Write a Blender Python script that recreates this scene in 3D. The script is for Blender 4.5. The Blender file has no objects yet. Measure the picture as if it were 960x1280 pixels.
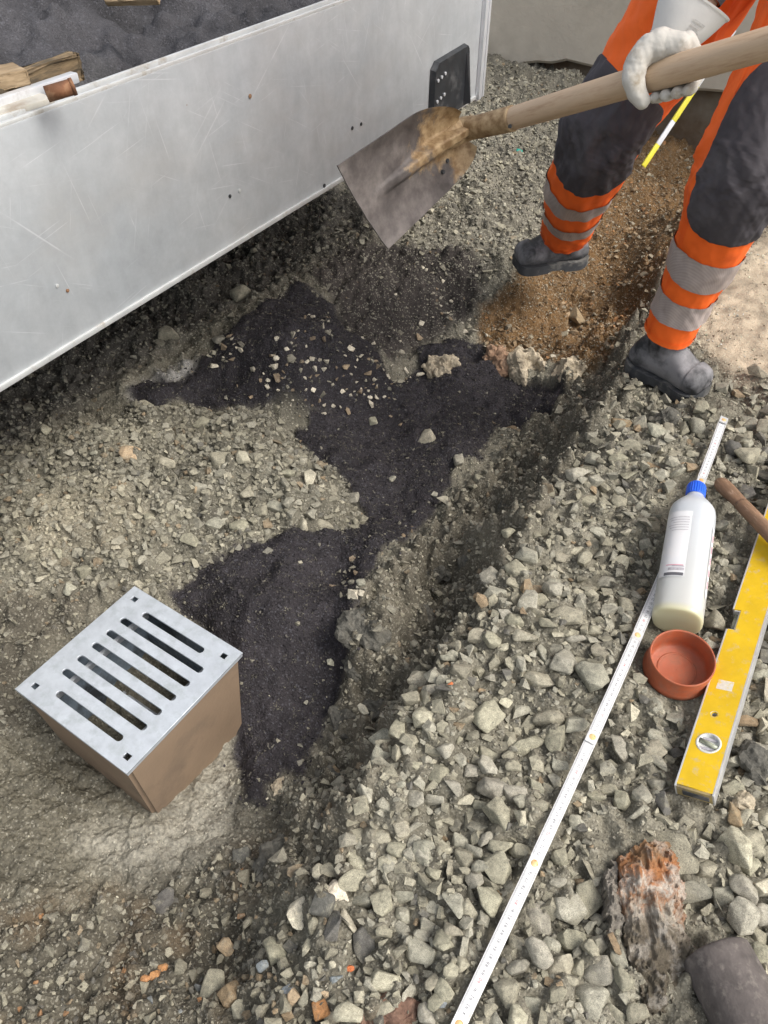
import bpy, bmesh, math, random, time
import numpy as np
from mathutils import Vector, Matrix, Quaternion
T0 = time.time()
random.seed(11); RNG = np.random.default_rng(11)
S = bpy.context.scene
C = S.collection
# ------------------------------------------------------------------ camera, light, exposure
CAM_H = 1.05
FPX = 963.0                                    # focal length in pixels of the 960 px wide photograph
cam = bpy.data.cameras.new('camera'); camo = bpy.data.objects.new('camera', cam); C.objects.link(camo)
camo.location = (0, 0, CAM_H); camo.rotation_euler = (math.radians(45), 0, 0)
cam.sensor_fit = 'HORIZONTAL'; cam.sensor_width = 36; cam.lens = 36 * FPX / 960
cam.clip_start = .02; cam.clip_end = 500
S.camera = camo
SUN_EL, SUN_AZ = math.radians(52), math.atan2(.88, -.42)      # azimuth clockwise from +y
SUN = Vector((math.cos(SUN_EL) * math.sin(SUN_AZ), math.cos(SUN_EL) * math.cos(SUN_AZ), math.sin(SUN_EL)))
W = bpy.data.worlds.new('World'); S.world = W; W.use_nodes = True
wn = W.node_tree.nodes; wl = W.node_tree.links; wn.clear()
sky = wn.new('ShaderNodeTexSky'); sky.sky_type = 'NISHITA'; sky.sun_disc = False
sky.sun_elevation = SUN_EL; sky.sun_rotation = SUN_AZ; sky.dust_density = 4; sky.air_density = 1.0
hs = wn.new('ShaderNodeHueSaturation'); hs.inputs['Saturation'].default_value = .38
bg = wn.new('ShaderNodeBackground'); bg.inputs['Strength'].default_value = .15
wo = wn.new('ShaderNodeOutputWorld')
wl.new(sky.outputs[0], hs.inputs['Color']); wl.new(hs.outputs[0], bg.inputs[0]); wl.new(bg.outputs[0], wo.inputs[0])
sl = bpy.data.lights.new('sun', 'SUN'); sl.energy = 1.35; sl.angle = math.radians(26); sl.color = (1, .96, .9)
slo = bpy.data.objects.new('sun', sl); C.objects.link(slo); slo.rotation_euler = SUN.to_track_quat('Z', 'Y').to_euler()
slo.location = (3, 0, 5)
S.view_settings.view_transform = 'Standard'; S.view_settings.look = 'None'
S.view_settings.exposure = .85; S.view_settings.gamma = 1
S.cycles.max_bounces = 6; S.cycles.diffuse_bounces = 3
S.cycles.use_denoising = True
# ------------------------------------------------------------------ helpers
K = math.sqrt(.5)
def ray(px, py):
    u = (px - 480) / FPX; v = (py - 640) / FPX
    return Vector((u, K * (1 - v), -K * (1 + v)))
def P(px, py, z=None, t=None):
    d = ray(px, py)
    if t is None: t = (z - CAM_H) / d.z
    return Vector((0, 0, CAM_H)) + d * t
def link(o, parent=None):
    C.objects.link(o)
    if parent is not None: o.parent = parent
    return o
def tag(o, label=None, cat=None, group=None, kind=None):
    if label: o['label'] = label
    if cat: o['category'] = cat
    if group: o['group'] = group
    if kind: o['kind'] = kind
    return o
def thing(name, label, cat, loc=(0, 0, 0), rot=None, group=None):
    o = bpy.data.objects.new(name, None); C.objects.link(o); o.empty_display_size = .05
    M = (rot.to_4x4() if rot is not None else Matrix.Identity(4)); M.translation = Vector(loc)
    o.matrix_world = M
    return tag(o, label, cat, group)
def mesh_from(name, verts, faces, mats, smooth=False, fmat=None):
    me = bpy.data.meshes.new(name); me.from_pydata([tuple(v) for v in verts], [], faces)
    for m in (mats if isinstance(mats, (list, tuple)) else [mats]): me.materials.append(m)
    if smooth: me.polygons.foreach_set('use_smooth', [True] * len(me.polygons))
    if fmat: me.polygons.foreach_set('material_index', fmat)
    me.update(); return me
def obj(name, verts, faces, mats, parent=None, smooth=False, fmat=None):
    return link(bpy.data.objects.new(name, mesh_from(name, verts, faces, mats, smooth, fmat)), parent)
def bm_obj(name, bm, mats, parent=None, smooth=False, auto=None):
    me = bpy.data.meshes.new(name); bmesh.ops.recalc_face_normals(bm, faces=bm.faces); bm.to_mesh(me); bm.free()
    for m in (mats if isinstance(mats, (list, tuple)) else [mats]): me.materials.append(m)
    if smooth or auto: me.polygons.foreach_set('use_smooth', [True] * len(me.polygons))
    if auto: me.set_sharp_from_angle(angle=math.radians(auto))
    return link(bpy.data.objects.new(name, me), parent)
def bm_box(bm, c, size, R=None, bevel=0, seg=2):
    r = bmesh.ops.create_cube(bm, size=1); vs = r['verts']
    M = Matrix.Translation(Vector(c)) @ (R.to_4x4() if R is not None else Matrix.Identity(4)) @ Matrix.Diagonal((*size, 1))
    bmesh.ops.transform(bm, matrix=M, verts=vs)
    if bevel:
        es = list({e for v in vs for e in v.link_edges})
        bmesh.ops.bevel(bm, geom=es, offset=bevel, segments=seg, affect='EDGES', profile=.6)
def box(name, c, size, mat, parent=None, R=None, bevel=.002):
    bm = bmesh.new(); bm_box(bm, c, size, R, bevel); return bm_obj(name, bm, mat, parent, auto=40)
def frame(x, zhint):
    x = Vector(x).normalized(); z = Vector(zhint); z = (z - x * z.dot(x)).normalized(); y = z.cross(x)
    return Matrix((x, y, z)).transposed()
def catmull(pts, n):
    pts = np.array(pts, float); k = len(pts)
    p = np.vstack([2 * pts[0] - pts[1], pts, 2 * pts[-1] - pts[-2]])
    out = []
    for s in np.linspace(0, k - 1 - 1e-9, n):
        i = int(s); t = s - i; a, b, c, d = p[i], p[i + 1], p[i + 2], p[i + 3]
        out.append(.5 * (2 * b + (c - a) * t + (2 * a - 5 * b + 4 * c - d) * t * t + (3 * b - a - 3 * c + d) * t ** 3))
    return np.array(out)
class Loft:
    """tube along pts (x, y, z, front radius, side radius); theta 0 faces `front`; disp(s, theta) adds to the radius"""
    def __init__(s, pts, front, n=60, disp=None):
        s.c = catmull(pts, n); s.n = n; s.front = [Vector(f) for f in front] if isinstance(front[0], (list, tuple, Vector)) else None
        s.f1 = None if s.front else Vector(front); s.disp = disp
        s.k = len(pts)
    def at(s, u, th, off=0):
        x = u * (s.n - 1); i = min(int(x), s.n - 2); t = x - i
        c = s.c[i] * (1 - t) + s.c[i + 1] * t
        i0, i1 = max(i - 1, 0), min(i + 2, s.n - 1)
        tan = Vector((s.c[i1] - s.c[i0])[:3]).normalized()
        f = s.f1 if s.f1 else s.front[0].lerp(s.front[1], u)
        f = (f - tan * f.dot(tan)).normalized(); sd = tan.cross(f)
        d = off + (s.disp(u, th) if s.disp else 0)
        return Vector(c[:3]) + f * ((c[3] + d) * math.cos(th)) + sd * ((c[4] + d) * math.sin(th))
    def patch(s, u0, u1, th0, th1, nu, nt, off=0, closed=False, mask=None):
        V, F = [], []
        nn = nt if closed else nt + 1
        for i in range(nu + 1):
            for j in range(nn):
                V.append(s.at(u0 + (u1 - u0) * i / nu, th0 + (th1 - th0) * j / nt, off))
        for i in range(nu):
            for j in range(nt):
                if mask and not mask((i + .5) / nu, (j + .5) / nt): continue
                F.append((i * nn + j, i * nn + (j + 1) % nn, (i + 1) * nn + (j + 1) % nn, (i + 1) * nn + j))
        return V, F
    def tube(s, nu, nt, off=0, cap0=False, cap1=False):
        V, F = s.patch(0, 1, 0, 2 * math.pi, nu, nt, off, True)
        if cap0: F.append(tuple(range(nt))[::-1])
        if cap1: F.append(tuple(range(nu * nt, nu * nt + nt)))
        return V, F
def join(*vf):
    V, F = [], []
    for v, f in vf:
        o = len(V); V += list(v); F += [tuple(i + o for i in q) for q in f]
    return V, F
def lathe(prof, n=48, close=False):
    V, F = [], []
    for r, z in prof:
        for j in range(n):
            a = 2 * math.pi * j / n; V.append((r * math.cos(a), r * math.sin(a), z))
    m = len(prof)
    for i in range(m if close else m - 1):
        for j in range(n):
            a = i * n; b = ((i + 1) % m) * n
            F.append((a + j, a + (j + 1) % n, b + (j + 1) % n, b + j))
    return V, F
def rod(a, b, r0, r1=None, n=16, cap=True):
    a = Vector(a); b = Vector(b); r1 = r0 if r1 is None else r1
    R = frame(b - a, (0, 0, 1) if abs((b - a).normalized().z) < .95 else (0, 1, 0))
    V = []
    for c, r in ((a, r0), (b, r1)):
        for j in range(n):
            t = 2 * math.pi * j / n; V.append(c + R @ Vector((0, r * math.cos(t), r * math.sin(t))))
    F = [(j, (j + 1) % n, n + (j + 1) % n, n + j) for j in range(n)]
    if cap: F += [tuple(range(n))[::-1], tuple(range(n, 2 * n))]
    return V, F
def sstep(a, b, x):
    t = np.clip((x - a) / (b - a), 0, 1); return t * t * (3 - 2 * t)
def hash2(ix, iy, seed):
    h = (ix.astype(np.int64) * 374761393 + iy.astype(np.int64) * 668265263 + seed * 974634547) & 0x7fffffff
    h = ((h ^ (h >> 13)) * 1274126177) & 0x7fffffff
    h = ((h ^ (h >> 16)) * 668265263) & 0x7fffffff
    return ((h ^ (h >> 15)) & 0xffffff) / float(0xffffff)
def vnoise(x, y, seed=0):
    ix = np.floor(x); iy = np.floor(y); fx = x - ix; fy = y - iy
    fx = fx * fx * fx * (fx * (fx * 6 - 15) + 10); fy = fy * fy * fy * (fy * (fy * 6 - 15) + 10)
    a = hash2(ix, iy, seed); b = hash2(ix + 1, iy, seed); c = hash2(ix, iy + 1, seed); d = hash2(ix + 1, iy + 1, seed)
    return (a * (1 - fx) + b * fx) * (1 - fy) + (c * (1 - fx) + d * fx) * fy - .5
def fbm(x, y, freq, octv=4, seed=0, gain=.5):
    s = 0; a = 1
    for o in range(octv):
        s = s + a * vnoise(x * freq + 17.3 * o, y * freq - 9.1 * o, seed + o); a *= gain; freq *= 2.03
    return s
def worley(x, y, cell, seed):
    gx = np.floor(x / cell); gy = np.floor(y / cell); best = np.full(np.shape(x), 9.); bid = np.zeros(np.shape(x))
    for dx in (-1, 0, 1):
        for dy in (-1, 0, 1):
            cx = gx + dx; cy = gy + dy
            px = (cx + hash2(cx, cy, seed)) * cell; py = (cy + hash2(cx, cy, seed + 7)) * cell
            d = np.hypot(x - px, y - py) / cell; m = d < best
            best = np.where(m, d, best); bid = np.where(m, hash2(cx, cy, seed + 3), bid)
    return best, bid
# ------------------------------------------------------------------ materials
def new_mat(name):
    m = bpy.data.materials.new(name); m.use_nodes = True; nt = m.node_tree
    b = nt.nodes['Principled BSDF']; return m, nt, b
def node(nt, typ, **kw):
    n = nt.nodes.new(typ)
    for k, v in kw.items():
        if k in n.inputs: n.inputs[k].default_value = v
        else: setattr(n, k, v)
    return n
def ramp(nt, fac, stops):
    r = nt.nodes.new('ShaderNodeValToRGB'); e = r.color_ramp.elements
    while len(e) < len(stops): e.new(.5)
    for el, (p, c) in zip(e, stops):
        el.position = p; el.color = (*c, 1) if isinstance(c, (tuple, list)) else (c, c, c, 1)
    nt.links.new(fac, r.inputs[0]); return r.outputs[0]
def mix(nt, fac, a, b, mode='MIX'):
    n = nt.nodes.new('ShaderNodeMix'); n.data_type = 'RGBA'; n.blend_type = mode
    for sck, v in ((n.inputs[0], fac), (n.inputs[6], a), (n.inputs[7], b)):
        if hasattr(v, 'links'): nt.links.new(v, sck)
        elif sck.type == 'RGBA': sck.default_value = (*v, 1) if len(v) == 3 else v
        else: sck.default_value = v
    return n.outputs[2]
def coords(nt, kind='Object', scale=None, rnd=False):
    t = nt.nodes.new('ShaderNodeTexCoord'); o = t.outputs[kind]
    if rnd:
        oi = nt.nodes.new('ShaderNodeObjectInfo'); mu = node(nt, 'ShaderNodeVectorMath', operation='SCALE')
        cv = node(nt, 'ShaderNodeCombineXYZ'); nt.links.new(oi.outputs['Random'], cv.inputs[0]); nt.links.new(oi.outputs['Random'], cv.inputs[1])
        nt.links.new(cv.outputs[0], mu.inputs[0]); mu.inputs['Scale'].default_value = 57
        ad = node(nt, 'ShaderNodeVectorMath', operation='ADD'); nt.links.new(o, ad.inputs[0]); nt.links.new(mu.outputs[0], ad.inputs[1]); o = ad.outputs[0]
    if scale:
        mp = nt.nodes.new('ShaderNodeMapping'); mp.inputs['Scale'].default_value = scale; nt.links.new(o, mp.inputs[0]); o = mp.outputs[0]
    return o
def noise(nt, co, scale, detail=4, rough=.6, out=0, dist=0):
    n = node(nt, 'ShaderNodeTexNoise', Scale=scale, Detail=detail, Roughness=rough, Distortion=dist); nt.links.new(co, n.inputs['Vector']); return n.outputs[out]
def voro(nt, co, scale, out='Distance', feat='F1'):
    n = node(nt, 'ShaderNodeTexVoronoi', Scale=scale); n.feature = feat; nt.links.new(co, n.inputs['Vector']); return n.outputs[out]
def bump(nt, b, h, strength=.5, dist=.002, prev=None):
    n = node(nt, 'ShaderNodeBump', Strength=strength, Distance=dist); nt.links.new(h, n.inputs['Height'])
    if prev is not None: nt.links.new(prev, n.inputs['Normal'])
    nt.links.new(n.outputs[0], b.inputs['Normal']); return n.outputs[0]
def simple(name, col, rough=.6, metal=0, var=.15, vs=30, dirt=None, dirt_s=12, dirt_lo=.5, dirt_hi=.7, bs=0, bd=.001, spec=.5, stretch=None):
    """colour with mottling, optional patches of dirt and a fine bump"""
    m, nt, b = new_mat(name); co = coords(nt, scale=stretch)
    c = ramp(nt, noise(nt, co, vs), [(.3, tuple(x * (1 - var) for x in col)), (.7, tuple(min(1, x * (1 + var)) for x in col))])
    if dirt:
        f = ramp(nt, noise(nt, co, dirt_s, 6, .65), [(dirt_lo, 0), (dirt_hi, 1)]); c = mix(nt, f, c, dirt)
        r = nt.nodes.new('ShaderNodeMapRange'); nt.links.new(f, r.inputs[0]); r.inputs[3].default_value = rough; r.inputs[4].default_value = min(1, rough + .3)
        nt.links.new(r.outputs[0], b.inputs['Roughness'])
    else: b.inputs['Roughness'].default_value = rough
    nt.links.new(c, b.inputs['Base Color']); b.inputs['Metallic'].default_value = metal; b.inputs['Specular IOR Level'].default_value = spec
    if bs: bump(nt, b, noise(nt, co, bs, 5), .6, bd)
    return m
def ground_mat(name, fine=260, lo=.55, hi=1.45, bumpd=.0025, rough=.95, spark=0):
    m, nt, b = new_mat(name); co = coords(nt)
    a = node(nt, 'ShaderNodeAttribute', attribute_name='soil')
    c1 = ramp(nt, noise(nt, co, fine, 5, .7), [(.28, lo), (.72, hi)])
    c2 = ramp(nt, noise(nt, co, 34, 4, .6), [(.3, .8), (.7, 1.2)])
    c = mix(nt, 1, a.outputs['Color'], c1, 'MULTIPLY'); c = mix(nt, 1, c, c2, 'MULTIPLY')
    g = voro(nt, co, 330, 'Color'); gs = node(nt, 'ShaderNodeSeparateColor'); nt.links.new(g, gs.inputs[0])
    f = ramp(nt, gs.outputs[0], [(.90, 0), (.93, spark if spark else .55)])
    c = mix(nt, f, c, (.32, .30, .24) if not spark else (.16, .16, .18))
    nt.links.new(c, b.inputs['Base Color']); b.inputs['Roughness'].default_value = rough; b.inputs['Specular IOR Level'].default_value = .25
    n1 = bump(nt, b, voro(nt, co, fine * .75), .7, bumpd)
    bump(nt, b, noise(nt, co, fine * .6, 5, .7), .8, bumpd, n1)
    return m
M = {}
M['ground'] = ground_mat('soil_gravel')
M['asphalt'] = ground_mat('loose_asphalt', 330, .55, 1.5, .0024, .8, .22)
M['wetcon'] = ground_mat('wet_concrete', 170, .45, 1.55, .005, .55)
M['sand'] = ground_mat('pale_sand', 300, .75, 1.2, .0015)
def stone_mat(name, attr, sc):
    m, nt, b = new_mat(name); co = coords(nt, rnd=not attr)
    if attr: base = node(nt, 'ShaderNodeAttribute', attribute_name='tint').outputs['Color']
    else: base = node(nt, 'ShaderNodeObjectInfo').outputs['Color']
    c1 = ramp(nt, noise(nt, co, sc, 6, .7), [(.25, .50), (.48, .95), (.75, 1.45)])
    c = mix(nt, 1, base, c1, 'MULTIPLY')
    dust = ramp(nt, noise(nt, co, sc * .45, 5, .7, 0, .4), [(.52, 0), (.68, .55)])
    c = mix(nt, dust, c, (.29, .27, .20))
    dk = ramp(nt, noise(nt, co, sc * 2.6, 4, .8), [(.32, .75), (.43, 0)]); c = mix(nt, dk, c, (.07, .07, .06))
    c = mix(nt, 1, c, ramp(nt, noise(nt, co, sc * 9, 3, .8), [(.32, .55), (.5, 1.0), (.68, 1.5)]), 'MULTIPLY')
    nt.links.new(c, b.inputs['Base Color']); b.inputs['Roughness'].default_value = .88; b.inputs['Specular IOR Level'].default_value = .3
    d = .0016 if attr else .0030
    n1 = bump(nt, b, noise(nt, co, sc * 1.4, 6, .72), .75, d * (1 if attr else .55))
    bump(nt, b, voro(nt, co, sc * 4), .3, d * .3, n1)
    return m
M['stone'] = stone_mat('crushed_stone', False, 2.6)
M['stuff'] = stone_mat('small_stones', True, 130)
def alu_mat():
    m, nt, b = new_mat('scratched_aluminium'); co = coords(nt)
    c = ramp(nt, noise(nt, co, 3.2, 6, .62), [(.3, (.355, .378, .395)), (.72, (.475, .49, .495))])
    st = coords(nt, scale=(9, 60, 2.2)); sm = ramp(nt, noise(nt, st, 3, 6, .7), [(.35, .95), (.65, 1.03)])
    c = mix(nt, 1, c, sm, 'MULTIPLY')
    big = ramp(nt, noise(nt, co, 1.4, 3, .5), [(.3, .86), (.7, 1.10)]); c = mix(nt, 1, c, big, 'MULTIPLY')
    mott = ramp(nt, noise(nt, co, 28, 6, .75), [(.3, .90), (.7, 1.08)]); c = mix(nt, 1, c, mott, 'MULTIPLY')
    grime = ramp(nt, noise(nt, coords(nt, scale=(1.3, 1.3, 2.4)), 2.2, 6, .6), [(.52, 0), (.74, .45)]); c = mix(nt, grime, c, (.40, .385, .36))
    tot = None
    for k, (rx, sc) in enumerate(((.7, 9), (2.2, 8), (1.35, 14), (2.75, 12), (1.05, 17), (.2, 15), (1.75, 19))):
        mp = nt.nodes.new('ShaderNodeMapping'); mp.inputs['Rotation'].default_value = (0, rx, 0); mp.inputs['Location'].default_value = (k * 3.1, 0, k * 1.7); mp.inputs['Scale'].default_value = (1, .02, .016)
        # rotate first, then squash: long thin cells are scratches
        m0 = nt.nodes.new('ShaderNodeMapping'); m0.inputs['Rotation'].default_value = (0, rx, 0); nt.links.new(co, m0.inputs[0])
        mp.inputs['Rotation'].default_value = (0, 0, 0); nt.links.new(m0.outputs[0], mp.inputs[0])
        v = ramp(nt, voro(nt, mp.outputs[0], sc * 9), [(.06, 1), (.13, 0)])
        gate = ramp(nt, noise(nt, co, sc * .8, 3), [(.44, 0), (.56, 1)])
        v = mix(nt, 1, v, gate, 'MULTIPLY')
        tot = v if tot is None else mix(nt, 1, tot, v, 'LIGHTEN')
    c = mix(nt, mix(nt, 1, tot, (.30, .30, .30), 'MULTIPLY'), c, (.74, .75, .76))
    sp = ramp(nt, voro(nt, co, 34), [(.035, 1), (.05, 0)]); gate = ramp(nt, noise(nt, co, 9, 2), [(.62, 0), (.66, 1)])
    c = mix(nt, mix(nt, 1, sp, gate, 'MULTIPLY'), c, (.25, .17, .11))
    nt.links.new(c, b.inputs['Base Color']); b.inputs['Metallic'].default_value = .3
    r = ramp(nt, noise(nt, co, 8, 5), [(.3, .42), (.7, .62)]); nt.links.new(r, b.inputs['Roughness'])
    n1 = bump(nt, b, noise(nt, co, 2.5, 2), .25, .02); bump(nt, b, noise(nt, st, 9, 4), .12, .002, n1)
    return m
M['alu'] = alu_mat()
M['alu_edge'] = simple('aluminium_edge', (.6, .61, .6), .45, .5, .12, 20, (.30, .24, .17), 22, .55, .75)
M['dull_alu'] = simple('dull_aluminium', (.43, .41, .36), .6, .2, .15, 20, (.22, .17, .12), 16, .5, .75)
M['alu_post'] = simple('aluminium_post', (.66, .68, .70), .4, .5, .1, 16, (.38, .36, .33), 14, .6, .8)
M['black_plastic'] = simple('black_plastic', (.018, .02, .023), .45, 0, .3, 30, (.12, .12, .12), 22, .55, .9)
M['steel_dark'] = simple('dark_chassis', (.05, .05, .055), .6, .3, .2, 20)
M['rubber'] = simple('black_rubber', (.02, .02, .02), .85, 0, .3, 40, bs=120)
M['galv'] = simple('galvanised_steel', (.47, .50, .53), .42, .45, .10, 55, (.36, .39, .40), 34, .5, .72, bs=240, bd=.0004)
M['box_tan'] = simple('mud_coloured_plastic', (.215, .152, .100), .62, 0, .10, 9, (.125, .090, .062), 7, .48, .75, bs=60, bd=.0016)
M['box_in'] = simple('wet_grey_plastic', (.22, .27, .32), .25, 0, .3, 18, (.05, .055, .06), 10, .45, .6)
M['zinc'] = simple('inner_bracket', (.52, .54, .56), .45, .4, .1, 30)
M['concrete'] = simple('weathered_concrete', (.52, .47, .385), .9, 0, .10, 5, (.36, .32, .25), 2.2, .45, .75, bs=60, bd=.003)
M['footing'] = simple('earthy_concrete', (.17, .145, .11), .95, 0, .25, 6, (.11, .075, .045), 4, .4, .65, bs=40, bd=.006)
M['yellow'] = simple('yellow_paint', (.64, .415, .010), .42, 0, .09, 30, (.50, .39, .16), 70, .56, .70, spec=.5)
M['level_edge'] = simple('bare_aluminium', (.68, .68, .66), .35, .6, .1, 30, (.4, .36, .3), 20, .55, .8)
M['vial_ring'] = simple('vial_frame_plastic', (.62, .62, .58), .35, 0, .1, 60, (.3, .29, .26), 90, .5, .7)
M['vial'] = simple('vial_fluid', (.26, .27, .20), .12, 0, .5, 130)
M['cap_end'] = simple('end_cap', (.33, .25, .10), .6, 0, .2, 40, (.16, .13, .09), 60, .45, .7)
M['orange_pvc'] = simple('orange_pvc', (.33, .078, .030), .55, 0, .16, 45, (.22, .10, .06), 60, .45, .80, bs=120, bd=.0004)
M['rule'] = simple('white_rule', (.66, .66, .65), .42, 0, .04, 30, (.60, .55, .45), 26, .62, .78)
M['ink'] = simple('black_ink', (.10, .10, .11), .6, 0, .1)
M['ink_red'] = simple('red_ink', (.45, .05, .06), .6, 0, .1)
M['brass'] = simple('rusty_joint', (.60, .42, .20), .5, .2, .3, 200, (.55, .22, .04), 150, .5, .6)
M['yellow_rod'] = simple('yellow_rod', (.80, .70, .05), .45, 0, .05)
M['white_rod'] = simple('white_rod', (.75, .76, .77), .45, 0, .05)
M['blue'] = simple('blue_cap', (.012, .10, .62), .35, 0, .1, 60)
M['label'] = simple('paper_label', (.68, .68, .68), .5, 0, .03, 30, (.72, .70, .68), 30, .5, .8)
M['pink'] = simple('pink_print', (.62, .30, .36), .5, 0, .2, 90)
M['grey_print'] = simple('grey_print', (.40, .38, .40), .5, 0, .25, 300)
M['wood'] = simple('worn_ash_wood', (.50, .36, .235), .55, 0, .14, 9, (.33, .21, .125), 9, .52, .75, bs=70, bd=.0006, stretch=(1, 9, 9))
M['oldwood'] = simple('dirty_wood', (.20, .115, .065), .7, 0, .3, 14, (.36, .25, .17), 18, .55, .7, bs=90, bd=.001, stretch=(2, 9, 9))
M['plank'] = simple('weathered_plank', (.17, .12, .065), .85, 0, .35, 14, (.07, .055, .035), 9, .45, .6, bs=60, bd=.002, stretch=(2, 10, 10))
M['plank_lt'] = simple('pale_plank', (.22, .155, .085), .8, 0, .3, 14, (.33, .245, .15), 9, .45, .6, stretch=(2, 10, 10))
M['rust'] = simple('rusty_steel', (.15, .065, .03), .8, .2, .4, 60, (.30, .19, .11), 30, .5, .7, bs=120)
M['pipe'] = simple('weathered_clay', (.098, .083, .075), .85, 0, .28, 60, (.21, .185, .16), 75, .52, .74, bs=160, bd=.0016)
M['hivis'] = simple('hivis_orange', (.97, .145, .012), .75, 0, .08, 14, (.60, .085, .015), 9, .58, .85, bs=160, bd=.0006)
M['charcoal'] = simple('charcoal_cloth', (.056, .050, .056), .85, 0, .2, 16, (.10, .092, .094), 9, .5, .8, bs=200, bd=.0006)
M['leather_dk'] = simple('dusty_black_leather', (.022, .023, .025), .55, 0, .3, 20, (.20, .195, .20), 13, .42, .62, bs=120, bd=.0006)
M['sole'] = simple('boot_sole', (.04, .042, .045), .8, 0, .3, 30, (.2, .19, .17), 20, .5, .7)
M['lace'] = simple('boot_lace', (.22, .215, .21), .8)
M['glove'] = simple('pale_leather', (.50, .475, .425), .75, 0, .07, 25, (.30, .25, .18), 26, .52, .72, bs=110, bd=.0014)
M['cuff'] = simple('canvas_cuff', (.62, .605, .57), .85, 0, .05, 30, (.52, .49, .43), 20, .58, .8, bs=320, bd=.0004)
M['stamp'] = simple('faded_stamp', (.50, .485, .455), .8, 0, .2, 200)
M['skin'] = simple('skin', (.55, .33, .24), .5, 0, .06)
M['hair'] = simple('hair', (.06, .04, .025), .7)
M['helmet'] = simple('helmet', (.75, .74, .72), .35)
def reflective():
    m, nt, b = new_mat('reflective_tape'); co = coords(nt)
    w = node(nt, 'ShaderNodeTexWave', Scale=120); w.bands_direction = 'DIAGONAL'; nt.links.new(co, w.inputs['Vector'])
    c = ramp(nt, w.outputs['Fac'], [(.3, (.43, .36, .335)), (.7, (.48, .41, .38))])
    c = mix(nt, ramp(nt, noise(nt, co, 14), [(.45, 0), (.8, .5)]), c, (.28, .21, .19))
    nt.links.new(c, b.inputs['Base Color']); b.inputs['Roughness'].default_value = .45; b.inputs['Metallic'].default_value = .15; return m
M['reflect'] = reflective()
def shovel_mat():
    m, nt, b = new_mat('muddy_shovel_steel'); co = coords(nt)
    base = ramp(nt, noise(nt, co, 22, 6, .65), [(.3, (.050, .043, .040)), (.50, (.105, .091, .085)), (.66, (.165, .146, .134)), (.78, (.27, .235, .19))])
    at = node(nt, 'ShaderNodeAttribute', attribute_name='mud')
    ad = node(nt, 'ShaderNodeMath', operation='ADD'); nt.links.new(at.outputs['Fac'], ad.inputs[0]); nt.links.new(noise(nt, co, 20, 6, .7), ad.inputs[1])
    f = ramp(nt, ad.outputs[0], [(.86, 0), (1.16, .9)])
    mud = ramp(nt, noise(nt, co, 60, 5), [(.35, (.20, .115, .045)), (.65, (.46, .33, .18))])
    nt.links.new(mix(nt, f, base, mud), b.inputs['Base Color']); b.inputs['Roughness'].default_value = .6; b.inputs['Metallic'].default_value = .15
    bump(nt, b, noise(nt, co, 90, 6, .7), .5, .0015); return m
M['shovel'] = shovel_mat()
def bottle_mat():
    m, nt, b = new_mat('translucent_bottle'); co = coords(nt)
    s = node(nt, 'ShaderNodeSeparateXYZ'); nt.links.new(co, s.inputs[0])
    c = ramp(nt, s.outputs[0], [(0, (.74, .70, .44)), (.006, (.72, .69, .50)), (.014, (.68, .68, .64)), (.2, (.68, .715, .74))])
    nt.links.new(c, b.inputs['Base Color']); b.inputs['Roughness'].default_value = .28
    b.inputs['Subsurface Weight'].default_value = .35; b.inputs['Subsurface Radius'].default_value = (.02, .02, .02); b.inputs['Subsurface Scale'].default_value = .6
    b.inputs['Transmission Weight'].default_value = .32; return m
M['bottle'] = bottle_mat()
def lump_mat(name, cols, sc, bd=.003):
    m, nt, b = new_mat(name); co = coords(nt, 'Object')
    c = ramp(nt, noise(nt, co, sc, 7, .7, 0, .6), [(.2 + .6 * i / (len(cols) - 1), x) for i, x in enumerate(cols)])
    c = mix(nt, 1, c, ramp(nt, noise(nt, co, sc * 6, 4, .7), [(.3, .6), (.7, 1.4)]), 'MULTIPLY')
    nt.links.new(c, b.inputs['Base Color']); b.inputs['Roughness'].default_value = .9; b.inputs['Specular IOR Level'].default_value = .3
    bump(nt, b, noise(nt, co, sc * 5, 6, .75), .9, bd); return m
M['mortar'] = lump_mat('pale_mortar', [(.15, .125, .09), (.40, .34, .245), (.60, .52, .39)], 22)
M['redrub'] = lump_mat('reddish_rubble', [(.14, .08, .05), (.30, .19, .12), (.48, .36, .26)], 24)
M['slab'] = lump_mat('layered_slab', [(.09, .08, .065), (.19, .17, .14), (.30, .27, .23)], 34)
M['clod'] = lump_mat('dark_earth_clod', [(.05, .048, .04), (.10, .095, .08), (.17, .155, .12)], 26)
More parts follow.
